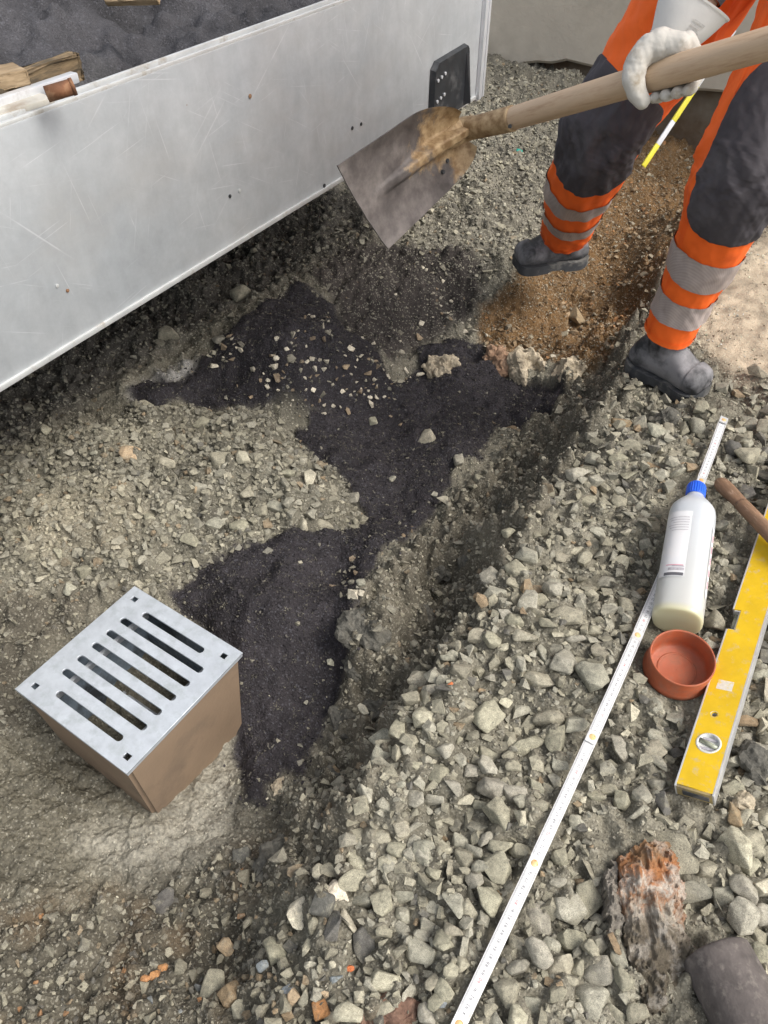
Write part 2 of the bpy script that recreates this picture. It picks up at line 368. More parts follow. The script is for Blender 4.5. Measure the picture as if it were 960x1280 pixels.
def rusty_lump():
    m, nt, b = new_mat('rusty_flaking_stone'); co = coords(nt)
    s = node(nt, 'ShaderNodeSeparateXYZ'); nt.links.new(co, s.inputs[0])
    n = noise(nt, coords(nt, scale=(1.6, 1, 1)), 26, 7, .7, 0, .8)
    ad = node(nt, 'ShaderNodeMath', operation='MULTIPLY_ADD'); nt.links.new(n, ad.inputs[0]); ad.inputs[1].default_value = .15; nt.links.new(s.outputs[1], ad.inputs[2])
    # from the lower tip (olive) over the flaky pale middle to the rusty head
    c = ramp(nt, ad.outputs[0], [(.0, (.085, .070, .046)), (.05, (.14, .115, .08)), (.07, (.38, .33, .26)), (.09, (.28, .13, .055)), (.108, (.48, .43, .36)), (.128, (.36, .14, .045)), (.155, (.25, .14, .065))])
    f = ramp(nt, noise(nt, co, 60, 6, .75), [(.46, 0), (.64, .55)]); c = mix(nt, f, c, (.10, .08, .06))
    f2 = ramp(nt, noise(nt, co, 48, 4, .7, 1), [(.50, 0), (.62, .5)]); c = mix(nt, f2, c, (.42, .39, .34))
    nt.links.new(c, b.inputs['Base Color']); b.inputs['Roughness'].default_value = .9
    bump(nt, b, noise(nt, co, 70, 6, .75), 1, .006); return m
M['rusty_lump'] = rusty_lump()
M['teal'] = simple('teal_plastic', (.02, .35, .27), .4)
M['brick_red'] = simple('orange_brick', (.48, .16, .07), .85, 0, .2, 90)
# ------------------------------------------------------------------ terrain: heights known at points of the site
CP = [  # bank
 (700,1100,0),(900,1000,0),(800,850,0),(700,750,-.004),(850,600,0),(930,520,0),(940,380,0.01),(885,450,0),(600,1200,0),(560,1000,-.008),(620,870,0),(735,640,-.012),(800,530,-.012),
 (960,1280,-.005),(700,1280,0),(1100,800,0),(1100,400,.01),(520,1180,-.004),(480,1260,-.01),(1050,1200,0),(500,1400,-.02),(800,1450,-.01),
 # crest
 (410,1140,-.03),(462,1010,-.008),(512,910,-.002),(590,800,.0),(650,715,-.005),(720,600,-.012),(775,490,-.035),(810,410,-.03),(835,330,-.03),(870,260,-.05),
 (470,985,.0),(520,895,.004),(560,830,.004),(600,775,.004),(640,705,.0),(690,625,-.01),(740,550,-.015),(446,975,-.15),(495,880,-.15),(534,812,-.17),(568,752,-.215),(612,682,-.205),(660,602,-.20),(708,532,-.21),(600,84,-.012),(660,88,-.012),(720,100,-.03),
 # toe and ledge
 (335,1050,-.20),(385,960,-.21),(425,880,-.20),(475,745,-.085),(460,800,-.09),(490,700,-.13),(545,768,-.185),(500,845,-.15),(525,700,-.15),(600,690,-.13),(650,620,-.15),
 # trench
 (345,765,-.085),(315,850,-.16),(320,990,-.21),(400,840,-.18),(420,740,-.18),(385,700,-.14),(290,740,-.125),(240,742,-.15),(480,630,-.22),(430,560,-.17),(600,540,-.24),(565,470,-.23),(640,500,-.25),(640,580,-.20),(590,600,-.19),(680,570,-.21),(705,510,-.20),(560,640,-.17),
 (700,420,-.25),(640,445,-.20),(760,360,-.28),(780,290,-.29),(825,220,-.29),(700,370,-.22),(860,165,-.29),(900,130,-.29),(650,385,-.17),(790,400,-.19),
 # far gravel and slope below the trailer
 (600,260,-.06),(560,350,-.12),(520,420,-.19),(490,470,-.18),(650,320,-.07),(700,280,-.14),(740,230,-.16),(770,170,-.17),
 (350,415,-.010),(320,440,-.022),(385,440,-.035),(300,470,-.07),(420,400,-.08),(400,468,-.075),(430,470,-.085),(370,490,-.085),(390,528,-.16),(440,512,-.175),(350,515,-.12),(270,500,-.10),(200,490,-.09),(470,350,-.07),
 # left gravel
 (100,650,-.055),(200,600,-.045),(300,580,-.05),(375,615,-.08),(430,645,-.175),(250,690,-.10),(330,655,-.12),(50,750,-.10),(150,700,-.09),(225,735,-.13),
 # beside the box
 (60,800,-.13),(0,850,-.14),(100,980,-.185),(192,1030,-.195),(250,1000,-.215),(297,928,-.23),(60,1080,-.18),(250,1090,-.20),(150,1200,-.165),(290,1180,-.14),(0,1280,-.13),(0,1000,-.15),(290,1290,-.075),(380,1215,-.05),(-100,1100,-.14),(200,1400,-.08),
 # under the trailer and beyond
 (100,480,-.085),(0,560,-.09),(0,510,-.09),(200,450,-.075),(330,340,-.06),(450,270,-.05),(520,300,-.06),(-150,560,-.09),(-150,800,-.11),(600,115,-.03),(660,105,.0),(560,200,-.03),(650,200,-.05),(620,150,-.03),(450,180,-.03),(300,250,-.04)]
cp = np.array([[*P(a, b, z)[:2], z] for a, b, z in CP])
cp = np.vstack([cp, [(-3, 1, -.06), (-2, 3, -.05), (0, 5, 0), (3, 3, .01), (3, 0, 0), (0, -2, 0), (-2, -1, -.1), (1.5, 2.4, .01), (2.2, 4, 0)]])
MQ = .035
def _solve():
    d = np.hypot(cp[:, None, 0] - cp[None, :, 0], cp[:, None, 1] - cp[None, :, 1])
    return np.linalg.solve(np.sqrt(d * d + MQ * MQ) + np.eye(len(cp)) * -.003, cp[:, 2])
WQ = _solve()
def base_h(x, y):
    x = np.asarray(x, float); y = np.asarray(y, float); out = np.zeros(x.shape)
    for (cx, cy, _), w in zip(cp, WQ): out += w * np.sqrt((x - cx) ** 2 + (y - cy) ** 2 + MQ * MQ)
    far = sstep(2.6, 4.5, np.hypot(x, y - 1.2)); return np.clip(out * (1 - far), -.34, .06)
def G(px, py, lift=0):
    """the point of the ground seen at a pixel of the photograph"""
    z = -.05
    for _ in range(14):
        p = P(px, py, z); z = .5 * z + .5 * float(base_h(p.x, p.y))
    return Vector((p.x, p.y, float(base_h(p.x, p.y)) + lift))
def outline(pts): return np.array([G(*p)[:2] for p in pts])
def sdist(poly, x, y):
    """signed distance to an outline, positive inside"""
    d = np.full(x.shape, 1e9); ins = np.zeros(x.shape, bool); n = len(poly)
    for i in range(n):
        ax, ay = poly[i]; bx, by = poly[(i + 1) % n]; ex, ey = bx - ax, by - ay
        t = np.clip(((x - ax) * ex + (y - ay) * ey) / (ex * ex + ey * ey + 1e-12), 0, 1)
        d = np.minimum(d, np.hypot(x - ax - t * ex, y - ay - t * ey))
        if ey != 0: ins ^= ((ay > y) != (by > y)) & (x < ex * (y - ay) / ey + ax)
    return np.where(ins, d, -d)
Z_ASPH = [outline(q) for q in (
 [(210,745),(250,715),(290,692),(340,674),(400,670),(446,665),(455,640),(418,600),(388,572),(365,545),(385,522),(400,508),(440,485),(470,470),(505,478),(525,462),(520,440),(570,422),(605,432),(612,462),(640,482),(690,492),(705,500),(690,525),(655,550),(640,532),(620,540),(600,580),(570,592),(560,620),(540,650),(510,670),(484,690),(470,722),(448,745),(440,790),(428,850),(412,900),(388,950),(370,985),(352,965),(335,985),(330,1015),(305,1005),(298,930),(292,820),(250,785)],
 [(165,500),(180,485),(225,478),(250,455),(285,412),(330,385),(375,362),(415,378),(440,420),(468,440),(482,478),(440,500),(395,520),(330,517),(270,510),(225,500),(200,517),(178,512)])]
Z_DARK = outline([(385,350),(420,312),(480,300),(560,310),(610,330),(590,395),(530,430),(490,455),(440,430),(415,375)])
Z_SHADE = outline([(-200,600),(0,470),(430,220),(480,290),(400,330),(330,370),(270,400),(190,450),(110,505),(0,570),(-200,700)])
Z_PIT = outline([(600,378),(640,352),(690,332),(720,300),(755,262),(785,200),(825,150),(930,110),(920,170),(880,240),(852,300),(825,345),(800,400),(770,445),(735,470),(690,462),(650,452),(612,448),(600,410)])
Z_SAND = outline([(895,440),(872,400),(900,345),(960,290),(1150,250),(1150,430),(1000,465),(930,475)])
Z_CONC = outline([(-30,940),(60,890),(160,985),(300,915),(303,1005),(330,1030),(300,1065),(245,1085),(150,1120),(60,1130),(-20,1110)])
Z_FRESH = outline([(110, 1045), (185, 1025), (225, 985), (290, 920), (305, 1000), (295, 1045), (245, 1075), (160, 1090)])
Z_DIRT = outline([(-100,1120),(150,1120),(260,1085),(330,1050),(345,1100),(320,1160),(370,1210),(440,1260),(520,1300),(520,1420),(-100,1420)])
Z_MOIST = outline([(-60,740),(60,735),(150,732),(20,860),(60,900),(-60,960)])
Z_DUST = outline([(30,650),(80,615),(170,610),(190,650),(140,690),(60,690)])
Z_DUST2 = outline([(160,500),(200,470),(240,452),(262,460),(228,480),(190,490),(175,515)])
Z_BANK = outline([(335,1300),(345,1200),(405,1145),(452,1005),(500,900),(565,800),(640,710),(712,596),(780,482),(850,505),(960,468),(1150,470),(1150,1450),(335,1450)])
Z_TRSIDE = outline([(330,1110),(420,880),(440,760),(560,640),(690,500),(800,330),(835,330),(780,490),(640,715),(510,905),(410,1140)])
Z_LEFT = outline([(-60,720),(-60,560),(60,545),(150,520),(230,505),(330,520),(385,560),(450,640),(440,668),(340,672),(210,742),(150,730)])
Z_FARGR = outline([(590,60),(700,60),(790,100),(770,190),(690,320),(600,370),(540,330),(480,290),(540,180)])
def axis(lo, hi, step, ext):
    core = np.arange(lo, hi, step); g = [step]
    while sum(g) < ext: g.append(g[-1] * 1.14)
    c = np.cumsum(g); return np.concatenate([(lo - c)[::-1], core, core[-1] + c])
ax_x = axis(-1.05, 1.2, .005, 70)
ys = [.08]
while ys[-1] < 4.2: ys.append(ys[-1] + .0032 + .0028 * max(ys[-1], .1))
gl = [.006]; gh = [ys[-1] - ys[-2]]
while sum(gl) < 70: gl.append(gl[-1] * 1.16)
while sum(gh) < 70: gh.append(gh[-1] * 1.16)
ax_y = np.concatenate([(ys[0] - np.cumsum(gl))[::-1], ys, ys[-1] + np.cumsum(gh)])
X, Y = np.meshgrid(ax_x, ax_y); NX, NY = len(ax_x), len(ax_y)
near = 1 - sstep(3.5, 6, np.hypot(X, Y - 1))
wx = X + .014 * fbm(X, Y, 26, 4, 5) + .02 * fbm(X, Y, 7, 2, 9); wy = Y + .014 * fbm(X, Y, 26, 4, 6) + .02 * fbm(X, Y, 7, 2, 10)
def zone(poly, soft, wob=1): return sstep(-soft, soft, sdist(poly, X + (wx - X) * wob, Y + (wy - Y) * wob))
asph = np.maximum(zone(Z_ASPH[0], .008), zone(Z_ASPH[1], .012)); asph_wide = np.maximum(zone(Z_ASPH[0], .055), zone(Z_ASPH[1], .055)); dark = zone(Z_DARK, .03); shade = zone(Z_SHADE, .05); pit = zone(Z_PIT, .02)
sand = zone(Z_SAND, .05, 2); conc = zone(Z_CONC, .025); dirt = zone(Z_DIRT, .04); moist = zone(Z_MOIST, .03); dust = zone(Z_DUST, .04, 2); dust2 = zone(Z_DUST2, .02)
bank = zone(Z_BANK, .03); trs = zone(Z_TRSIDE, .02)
col = np.empty((NY, NX, 3)); col[:] = (.160, .147, .112)
def paint(mask, c, k=1):
    global col; m = (mask * k)[..., None]; col = col * (1 - m) + np.array(c) * m
paint(zone(Z_LEFT, .03), (.128, .118, .090)); paint(zone(Z_FARGR, .05), (.135, .124, .098)); paint(dust, (.27, .24, .175), .7)
paint(shade, (.085, .078, .066)); paint(trs, (.105, .093, .07), .8); paint(dark, (.042, .036, .032)); paint(dirt, (.088, .079, .059)); paint(moist, (.085, .076, .058))  # shade: dark soil under the trailer, with its shadow put into the colour
paint(pit, (.118, .070, .031)); paint(sand, (.40, .33, .24)); paint(conc, (.112, .101, .074)); paint(zone(Z_FRESH, .05, 1.5), (.235, .22, .178), .85); paint(dust2, (.30, .29, .27), .8); paint(asph, (.0245, .0215, .0235))
patchy = 1 + .5 * fbm(X, Y, 9, 4, 21)[..., None]; col = np.clip(col * patchy, .012, .8)
warm = np.clip(fbm(X, Y, 14, 3, 31), 0, 1)[..., None] * np.maximum(dirt, pit)[..., None]
col = col * (1 - warm * .5) + np.array((.19, .105, .042)) * warm * .5
Zh = base_h(X, Y)
dome = sstep(-.012, .035, np.maximum(sdist(Z_ASPH[0], wx, wy), sdist(Z_ASPH[1], wx, wy)))
rough = 1.25 * np.clip(1 - .86 * asph - .50 * conc - .75 * sand - .3 * pit, .12, 1) * near
w1, i1 = worley(wx, wy, .030, 41); w2, i2 = worley(X, Y, .0135, 43)
Zh = Zh + near * .042 * fbm(X, Y, 9, 4, 50) * (1 - .45 * asph - .6 * conc - .5 * sand)
Zh = Zh + rough * (.020 * (1 + 1.4 * trs) * (np.clip(1 - w1, 0, 1) ** 1.3) * i1 + .0075 * np.clip(1 - w2, 0, 1) * i2 + .012 * fbm(X, Y, 60, 3, 52))
Zh = Zh + trs * near * .085 * np.abs(fbm(X + Y * .3, Y, 14, 4, 55))
w3, i3 = worley(X, Y, .0085, 44)
Zh = Zh + near * (.018 * dome + asph * .030 * fbm(X, Y, 11, 5, 53)) + near * asph * (0 + .0042 * np.clip(1 - w3, 0, 1) * i3 + .004 * sstep(.2, .9, asph))
Zh = Zh + near * conc * (.005 * fbm(X, Y, 24, 4, 54) + .0035 * np.clip(1 - w3, 0, 1) * i3 + .004 * np.clip(1 - w2, 0, 1) * i2)
# tools that lie on the gravel have pressed it level under them
_rl = [P(548, 1340, .028), P(660, 1090, .033), P(750, 900, .037), P(812, 760, .041), P(870, 612, .046), P(903, 524, .050)]
for (a_, b_), hw, dz in [((p, q), .013, .007) for p, q in zip(_rl, _rl[1:])] + [((P(868, 994, .032), P(1003, 560, .052)), .028, .020), ((P(846, 778, .046), P(871, 607, .088)), .034, .044), ((P(844, 840, .010), P(845, 839, .010)), .056, .001)]:
    ex, ey = b_.x - a_.x, b_.y - a_.y; t = np.clip(((X - a_.x) * ex + (Y - a_.y) * ey) / (ex * ex + ey * ey + 1e-12), 0, 1)
    d = np.hypot(X - a_.x - t * ex, Y - a_.y - t * ey); lim = a_.z + (b_.z - a_.z) * t - dz + np.maximum(d - hw, 0) * .9
    Zh = np.where(d < hw + .05, np.minimum(Zh, lim), Zh)
AX = ax_x; AY = ax_y
def sample(A, x, y):
    x = np.asarray(x, float); y = np.asarray(y, float)
    i = np.clip(np.searchsorted(AX, x) - 1, 0, NX - 2); j = np.clip(np.searchsorted(AY, y) - 1, 0, NY - 2)
    fx = np.clip((x - AX[i]) / (AX[i + 1] - AX[i]), 0, 1); fy = np.clip((y - AY[j]) / (AY[j + 1] - AY[j]), 0, 1)
    return (A[j, i] * (1 - fx) + A[j, i + 1] * fx) * (1 - fy) + (A[j + 1, i] * (1 - fx) + A[j + 1, i + 1] * fx) * fy
def zat(x, y): return float(sample(Zh, x, y))
def np_mesh(name, V, Fq, mat, attr=None, colors=None, smooth=True):
    me = bpy.data.meshes.new(name); n = Fq.shape[1]
    me.vertices.add(len(V)); me.vertices.foreach_set('co', np.ascontiguousarray(V, np.float32).ravel())
    me.loops.add(Fq.size); me.loops.foreach_set('vertex_index', np.ascontiguousarray(Fq, np.int32).ravel())
    me.polygons.add(len(Fq)); me.polygons.foreach_set('loop_start', np.arange(0, Fq.size, n, dtype=np.int32))
    me.polygons.foreach_set('use_smooth', np.full(len(Fq), smooth))
    if attr:
        a = me.attributes.new(attr, 'FLOAT_COLOR', 'POINT'); a.data.foreach_set('color', np.concatenate([colors, np.ones((len(colors), 1))], 1).astype(np.float32).ravel())
    me.materials.append(mat); me.update(calc_edges=True); me.validate(); return link(bpy.data.objects.new(name, me))
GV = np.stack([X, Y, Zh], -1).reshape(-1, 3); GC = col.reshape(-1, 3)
J, I = np.meshgrid(np.arange(NY - 1), np.arange(NX - 1), indexing='ij')
GF = np.stack([J * NX + I, J * NX + I + 1, (J + 1) * NX + I + 1, (J + 1) * NX + I], -1).reshape(-1, 4)
lab = np.zeros((NY, NX), int); lab[pit > .5] = 3; lab[sand > .5] = 4; lab[conc > .5] = 2; lab[asph > .5] = 1
fl = lab[:-1, :-1].ravel()
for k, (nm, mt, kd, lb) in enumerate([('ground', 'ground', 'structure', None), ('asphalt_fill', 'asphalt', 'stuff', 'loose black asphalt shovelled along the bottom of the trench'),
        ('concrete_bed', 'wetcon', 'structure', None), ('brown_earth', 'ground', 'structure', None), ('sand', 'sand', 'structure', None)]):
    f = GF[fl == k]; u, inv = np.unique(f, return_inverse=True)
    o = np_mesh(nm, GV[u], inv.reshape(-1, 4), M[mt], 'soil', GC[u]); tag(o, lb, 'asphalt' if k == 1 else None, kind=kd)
# ------------------------------------------------------------------ concrete wall behind
wd = Vector((.83, -.56, 0)).normalized(); wnrm = Vector((-wd.y * -1, 0, 0)); wnrm = Vector((wd.y, -wd.x, 0))      # towards the camera
w0 = Vector((.95, 3.87, 0))
Rw = Matrix((wd, -wnrm, Vector((0, 0, 1)))).transposed()
wall = thing('concrete_wall', 'bare concrete wall with a crumbling lower edge behind the gravel', 'wall', w0, Rw); wall['kind'] = 'thing'
V, F = [], []
n = 90
for i in range(n + 1):
    x = -3.2 + 6.4 * i / n
    zb = -.05 + .05 * float(fbm(np.array(x), np.array(0.), 5, 4, 71)) + .05 * float(sstep(-.5, -.2, np.array(x)))
    V += [(x, 0, zb + .012), (x, .012, zb), (x, .3, zb), (x, .3, 1.7), (x, 0, 1.7)]
for i in range(n):
    for k in range(5): F.append((i * 5 + k, i * 5 + (k + 1) % 5, i * 5 + 5 + (k + 1) % 5, i * 5 + 5 + k))
F += [(4, 3, 2, 1, 0), tuple(n * 5 + k for k in range(5))]
obj('wall_body', V, F, M['concrete'], wall)
obj('coping', *(lambda v: (v, [(0, 1, 2, 3), (4, 7, 6, 5), (0, 4, 5, 1), (1, 5, 6, 2), (2, 6, 7, 3), (3, 7, 4, 0)]))([(a, b, c) for c in (1.703, 1.78) for a, b in ((-3.2, -.03), (3.2, -.03), (3.2, .33), (-3.2, .33))]), M['concrete'], wall)
V, F = [], []
for i in range(n + 1):
    x = -3.2 + 6.4 * i / n; w = .03 * float(fbm(np.array(x), np.array(3.), 4, 3, 72))
    V += [(x, .08 + w, .09), (x, .05 + w, -.18), (x, .06 + w, -.6)]
for i in range(n):
    for k in range(2): F.append((i * 3 + k, i * 3 + k + 1, i * 3 + 4 + k, i * 3 + 3 + k))
obj('footing', V, F, M['footing'], wall)
# ------------------------------------------------------------------ trailer
tt = Vector((.5255, .851, 0)).normalized(); tn = Vector((-tt.y, tt.x, 0))
Rt = Matrix((tt, tn, Vector((0, 0, 1)))).transposed()                     # local x along the side, y into the bed
TL = tn * 1.05; ZB, ZT, SE = .32, .67, 2.232
tr = thing('trailer', 'low trailer with scratched aluminium sides carrying loose asphalt', 'trailer', TL, Rt)
S0, BW = -.55, 1.5
bm = bmesh.new(); bm_box(bm, ((S0 + SE - .03) / 2, .0125, (ZB + ZT) / 2), (SE - .03 - S0, .025, ZT - ZB), None, .003); bm_obj('side_panel', bm, M['alu'], tr, auto=40)
bm = bmesh.new(); bm_box(bm, ((S0 + SE - .03) / 2, BW - .0125, (ZB + ZT) / 2), (SE - .03 - S0, .025, ZT - ZB), None, .003); bm_obj('side_panel', bm, M['alu'], tr, auto=40)
bm = bmesh.new(); bm_box(bm, (SE - .012, BW / 2, (ZB + ZT) / 2), (.025, BW - .09, ZT - ZB), None, .003); bm_obj('tailgate', bm, M['alu'], tr, auto=40)
bm = bmesh.new(); bm_box(bm, (S0 + .012, BW / 2, (ZB + ZT) / 2), (.025, BW - .06, ZT - ZB), None, .003); bm_obj('front_panel', bm, M['alu'], tr, auto=40)
bm = bmesh.new(); bm_box(bm, ((S0 + SE - .03) / 2, .004, ZT + .001), (SE - .03 - S0, .006, .008), None, .002); bm_box(bm, ((S0 + SE - .03) / 2, .020, ZT + .003), (SE - .03 - S0, .007, .011), None, .002)
o = bm_obj('top_rail', bm, M['alu_edge'], tr, auto=40)
bm = bmesh.new(); bm_box(bm, ((S0 + SE - .03) / 2, -.0008, ZB + .002), (SE - .03 - S0, .006, .010), None, .002); bm_obj('bottom_rail', bm, M['alu_edge'], tr, auto=40)
for yy, sg in ((.02, 1), (BW - .02, -1)):
    bm = bmesh.new(); bm_box(bm, (SE - .012, yy, .53), (.034, .05, .44), None, .004)
    pst = bm_obj('corner_post', bm, M['alu_post'], tr, auto=40)
    if sg > 0:
        bm = bmesh.new(); bm_box(bm, (SE + .0085, -.003, .53), (.012, .010, .43), None, .003); bm_obj('ridge', bm, M['alu_post'], pst, auto=40)
        bm = bmesh.new(); bm_box(bm, (SE - .024, -.0075, .53), (.005, .006, .43), None, .001); bm_obj('ridge', bm, M['alu_post'], pst, auto=40)
box('bed_floor', ((S0 + SE) / 2, BW / 2, ZB - .012), (SE - S0 - .02, BW - .05, .02), M['steel_dark'], tr)
for yy in (.35, BW - .35): box('chassis_beam', ((S0 + SE) / 2, yy, ZB - .065), (SE - S0 - .1, .06, .08), M['steel_dark'], tr)
for yy in (.18, BW - .18):
    rc = Vector((-.25, yy, .08)); prof = [(.10, -.05), (.165, -.06), (.185, -.045), (.19, 0), (.185, .045), (.165, .06), (.10, .05)]
    V, F = lathe(prof, 36, True); V = [Vector((v[0], v[2], v[1])) + rc for v in V]
    wv = obj('wheel', V, F, M['rubber'], tr, True)
    V, F = lathe([(.001, -.03), (.05, -.035), (.09, -.02), (.105, -.045), (.105, .045), (.001, .045)], 28); V = [Vector((v[0], v[2], v[1])) + rc for v in V]; obj('rim', V, F, M['alu_post'], wv, True)
# black handle recess near the rear end
def on_panel(px, py):
    d = ray(px, py); t = 1.05 / d.dot(tn); p = Vector((0, 0, CAM_H)) + d * t; return p.dot(tt), p.z
a = on_panel(537, 75); b2 = on_panel(536, 122); c2 = on_panel(580, 120); d2 = on_panel(572, 60)
sx0, sx1 = a[0], c2[0]; z0 = max(b2[1], ZB + .004) - .02; z1 = d2[1] + .004
z0 = ZB + .006
plate = [(sx0, z0 + .006), (sx0 + .008, z0), (sx1 - .004, z0), (sx1, z0 + .012), (sx1, z0 + (z1 - z0) * .45), (sx1 - .014, z1 - .008), (sx1 - .022, z1), (sx0 + .022, z1 - .006), (sx0 + .004, z1 - .022)]
V = [(x, -.001, z) for x, z in plate] + [(x + (.003 if x < (sx0 + sx1) / 2 else -.003), -.016, z + (.003 if z < (z0 + z1) / 2 else -.003)) for x, z in plate]; k = len(plate)
F = [tuple(range(k, 2 * k))] + [(i, (i + 1) % k, k + (i + 1) % k, k + i) for i in range(k)]
hd = obj('handle_housing', V, F, M['black_plastic'], tr)
V = []; xw = sx1 - .034
for x, y, z in ((xw, -.0165, z0 + .01), (sx1 - .006, -.0165, z0 + .012), (sx1 - .008, -.026, z0 + .012), (xw + .008, -.034, z0 + .01), (xw, -.0165, z1 - .02), (sx1 - .024, -.0165, z1 - .02), (sx1 - .022, -.019, z1 - .02), (xw + .006, -.021, z1 - .02)): V.append((x, y, z))
obj('lever', V, [(0, 3, 2, 1), (4, 5, 6, 7), (0, 1, 5, 4), (1, 2, 6, 5), (2, 3, 7, 6), (3, 0, 4, 7)], M['black_plastic'], hd)
for r in range(2):
    for q in range(3):
        cx = sx0 + .020 + q * .019; cz = z0 + .055 + r * .05 + q * .004
        V, F = lathe([(.0001, 0), (.0042, 0), (.0042, .003), (.0001, .003)], 10); obj('rivet', [Vector((cx + v[0], -.0155 - v[2], cz + v[1])) for v in V], F, M['alu_post'], hd)
for (px, py, r, m) in ((405, 232, .0045, 'black_plastic'), (440, 160, .004, 'black_plastic'), (451, 155, .004, 'black_plastic'), (287, 245, .0035, 'black_plastic'), (299, 238, .0035, 'alu_edge'), (84, 363, .003, 'rust'), (71, 357, .003, 'alu_edge'), (312, 120, .004, 'rust')):
    s_, z_ = on_panel(px, py)
    if z_ > ZB + .01:
        V, F = lathe([(.0001, 0), (r, 0), (r, .0015), (.0001, .002)], 10); obj('bolt', [Vector((s_ + v[0], -.0005 - v[2], z_ + v[1])) for v in V], F, M[m], tr)
# its load
def bedpt(s_, y_, z_): return TL + tt * s_ + tn * y_ + Vector((0, 0, z_))
ns, ny = 260, 150
SS, YY = np.meshgrid(np.linspace(S0 + .04, SE - .04, ns), np.linspace(.03, BW - .03, ny))
HH = .60 + .10 * sstep(.0, .5, YY) + .10 * fbm(SS, YY, 3.6, 4, 81) + .050 * fbm(SS, YY, 15, 5, 82) + .09 * np.exp(-((SS - .9) ** 2 + (YY - .75) ** 2) / .1)
wr, ir = worley(SS, YY, .014, 85); HH += .005 * np.clip(1 - wr, 0, 1) * ir
HH = np.where(YY < .10, np.minimum(HH, ZT - .012 + .35 * np.maximum(YY - .03, 0)), HH)
HH -= .05 * np.exp(-((SS - .62) ** 2 / .05 + (YY - .13) ** 2 / .008))
LV = (np.array(TL)[None, None] + SS[..., None] * np.array(tt) + YY[..., None] * np.array(tn)); LV[..., 2] = HH
cc = np.array((.040, .039, .042)) * (1 + .7 * fbm(SS, YY, 7, 4, 83)[..., None]); cc = np.clip(cc, .015, .3)
gd = np.clip(fbm(SS + .3, YY, 5, 5, 84) * 2.2 - .35, 0, .6)[..., None]; cc = cc * (1 - gd) + np.array((.12, .118, .115)) * gd
jj, ii = np.meshgrid(np.arange(ny - 1), np.arange(ns - 1), indexing='ij')
LF = np.stack([jj * ns + ii, jj * ns + ii + 1, (jj + 1) * ns + ii + 1, (jj + 1) * ns + ii], -1).reshape(-1, 4)
o = np_mesh('asphalt_heap', LV.reshape(-1, 3), LF, M['asphalt'], 'soil', cc.reshape(-1, 3)); tag(o, 'loose dark asphalt heaped inside the trailer bed', 'asphalt', kind='stuff')
def bed_at(px, py, z): return P(px, py, z)
def bar(name, label, cat, p0, p1, w, h, mat, up=(0, 0, 1), jag=0):
    p0 = Vector(p0); p1 = Vector(p1); R = frame(p1 - p0, up); L = (p1 - p0).length
    t_ = thing(name, label, cat, p0, R); bm = bmesh.new(); bm_box(bm, (L / 2, 0, 0), (L, w, h), None, min(w, h) * .12)
    if jag:
        bmesh.ops.subdivide_edges(bm, edges=bm.edges[:], cuts=3, use_grid_fill=True)
        for v in bm.verts: v.co += Vector((random.uniform(-1, 1), random.uniform(-1, 1), random.uniform(-1, 1))) * jag
    bm_obj(cat.split()[0] if cat.split()[0] != name else 'board', bm, mat, t_, auto=40); return t_
zt = ZT
bar('wooden_plank', 'rough brown plank half buried in the trailer asphalt', 'plank', bed_at(-60, 138, .685), bed_at(96, 82, .685), .020, .036, M['plank'], jag=.0030)
bar('pale_board', 'pale sawn board behind the rough plank in the trailer', 'board', bed_at(-50, 108, .70), bed_at(28, 92, .70), .05, .02, M['plank_lt'], jag=.001)
bar('steel_channel', 'grey steel strip along the rough plank in the trailer', 'metal strip', bed_at(-60, 148, .683), bed_at(94, 96, .683), .016, .014, M['alu_post'])
bar('aluminium_plank', 'bright aluminium ledge lying inside the trailer rail', 'ledge', bed_at(-60, 158, .676), bed_at(56, 121, .676), .045, .008, M['dull_alu'])
pp = bed_at(58, 118, .70); pq = bed_at(92, 108, .705)
t_ = thing('rusty_pipe_stub', 'short rusty pipe stub on the trailer rail', 'pipe', pp)
V, F = rod((0, 0, 0), pq - pp, .0105, .0105, 20); obj('tube', V, F, M['rust'], t_, True)
V, F = rod((pq - pp) * .9, (pq - pp) * 1.02, .0114, .0114, 20); obj('collar', V, F, M['rust'], t_, True)
bar('sand_coloured_board', 'tan board corner showing through the trailer asphalt', 'board', bed_at(135, -12, .742), bed_at(200, -14, .748), .05, .012, M['plank_lt'], up=(.1, -.6, .7), jag=.001)
print('trailer', time.time() - T0)
# ------------------------------------------------------------------ drain box with its grate
gc = Vector((-.4045, .6915, 0)); ga = math.radians(-33.9); gx = Vector((math.cos(ga), math.sin(ga), 0)); gy = Vector((-math.sin(ga), math.cos(ga), 0))
Rg = Matrix((gx, gy, Vector((0, 0, 1)))).transposed()
gb = thing('drain_box', 'square drain box with slotted galvanised grate set in wet concrete', 'drain', gc + Vector((0, 0, -.26)), Rg)
HS = .125                                                     # half side of the grate
def curve_plate(name, outer, holes, thick, mat, parent, z, bevel=.0006):
    cu = bpy.data.curves.new(name, 'CURVE'); cu.dimensions = '2D'; cu.fill_mode = 'BOTH'; cu.extrude = thick / 2; cu.bevel_depth = bevel; cu.bevel_resolution = 1
    for poly in [outer] + holes:
        sp = cu.splines.new('POLY'); sp.points.add(len(poly) - 1); sp.use_cyclic_u = True
        for p, q in zip(sp.points, poly): p.co = (q[0], q[1], 0, 1)
    t_ = bpy.data.objects.new(name, cu); C.objects.link(t_); dg = bpy.context.evaluated_depsgraph_get()
    me = bpy.data.meshes.new_from_object(t_.evaluated_get(dg)); bpy.data.objects.remove(t_); bpy.data.curves.remove(cu)
    me.transform(Matrix.Translation((0, 0, z))); me.materials.clear(); me.materials.append(mat); me.name = name
    return link(bpy.data.objects.new(name, me), parent)
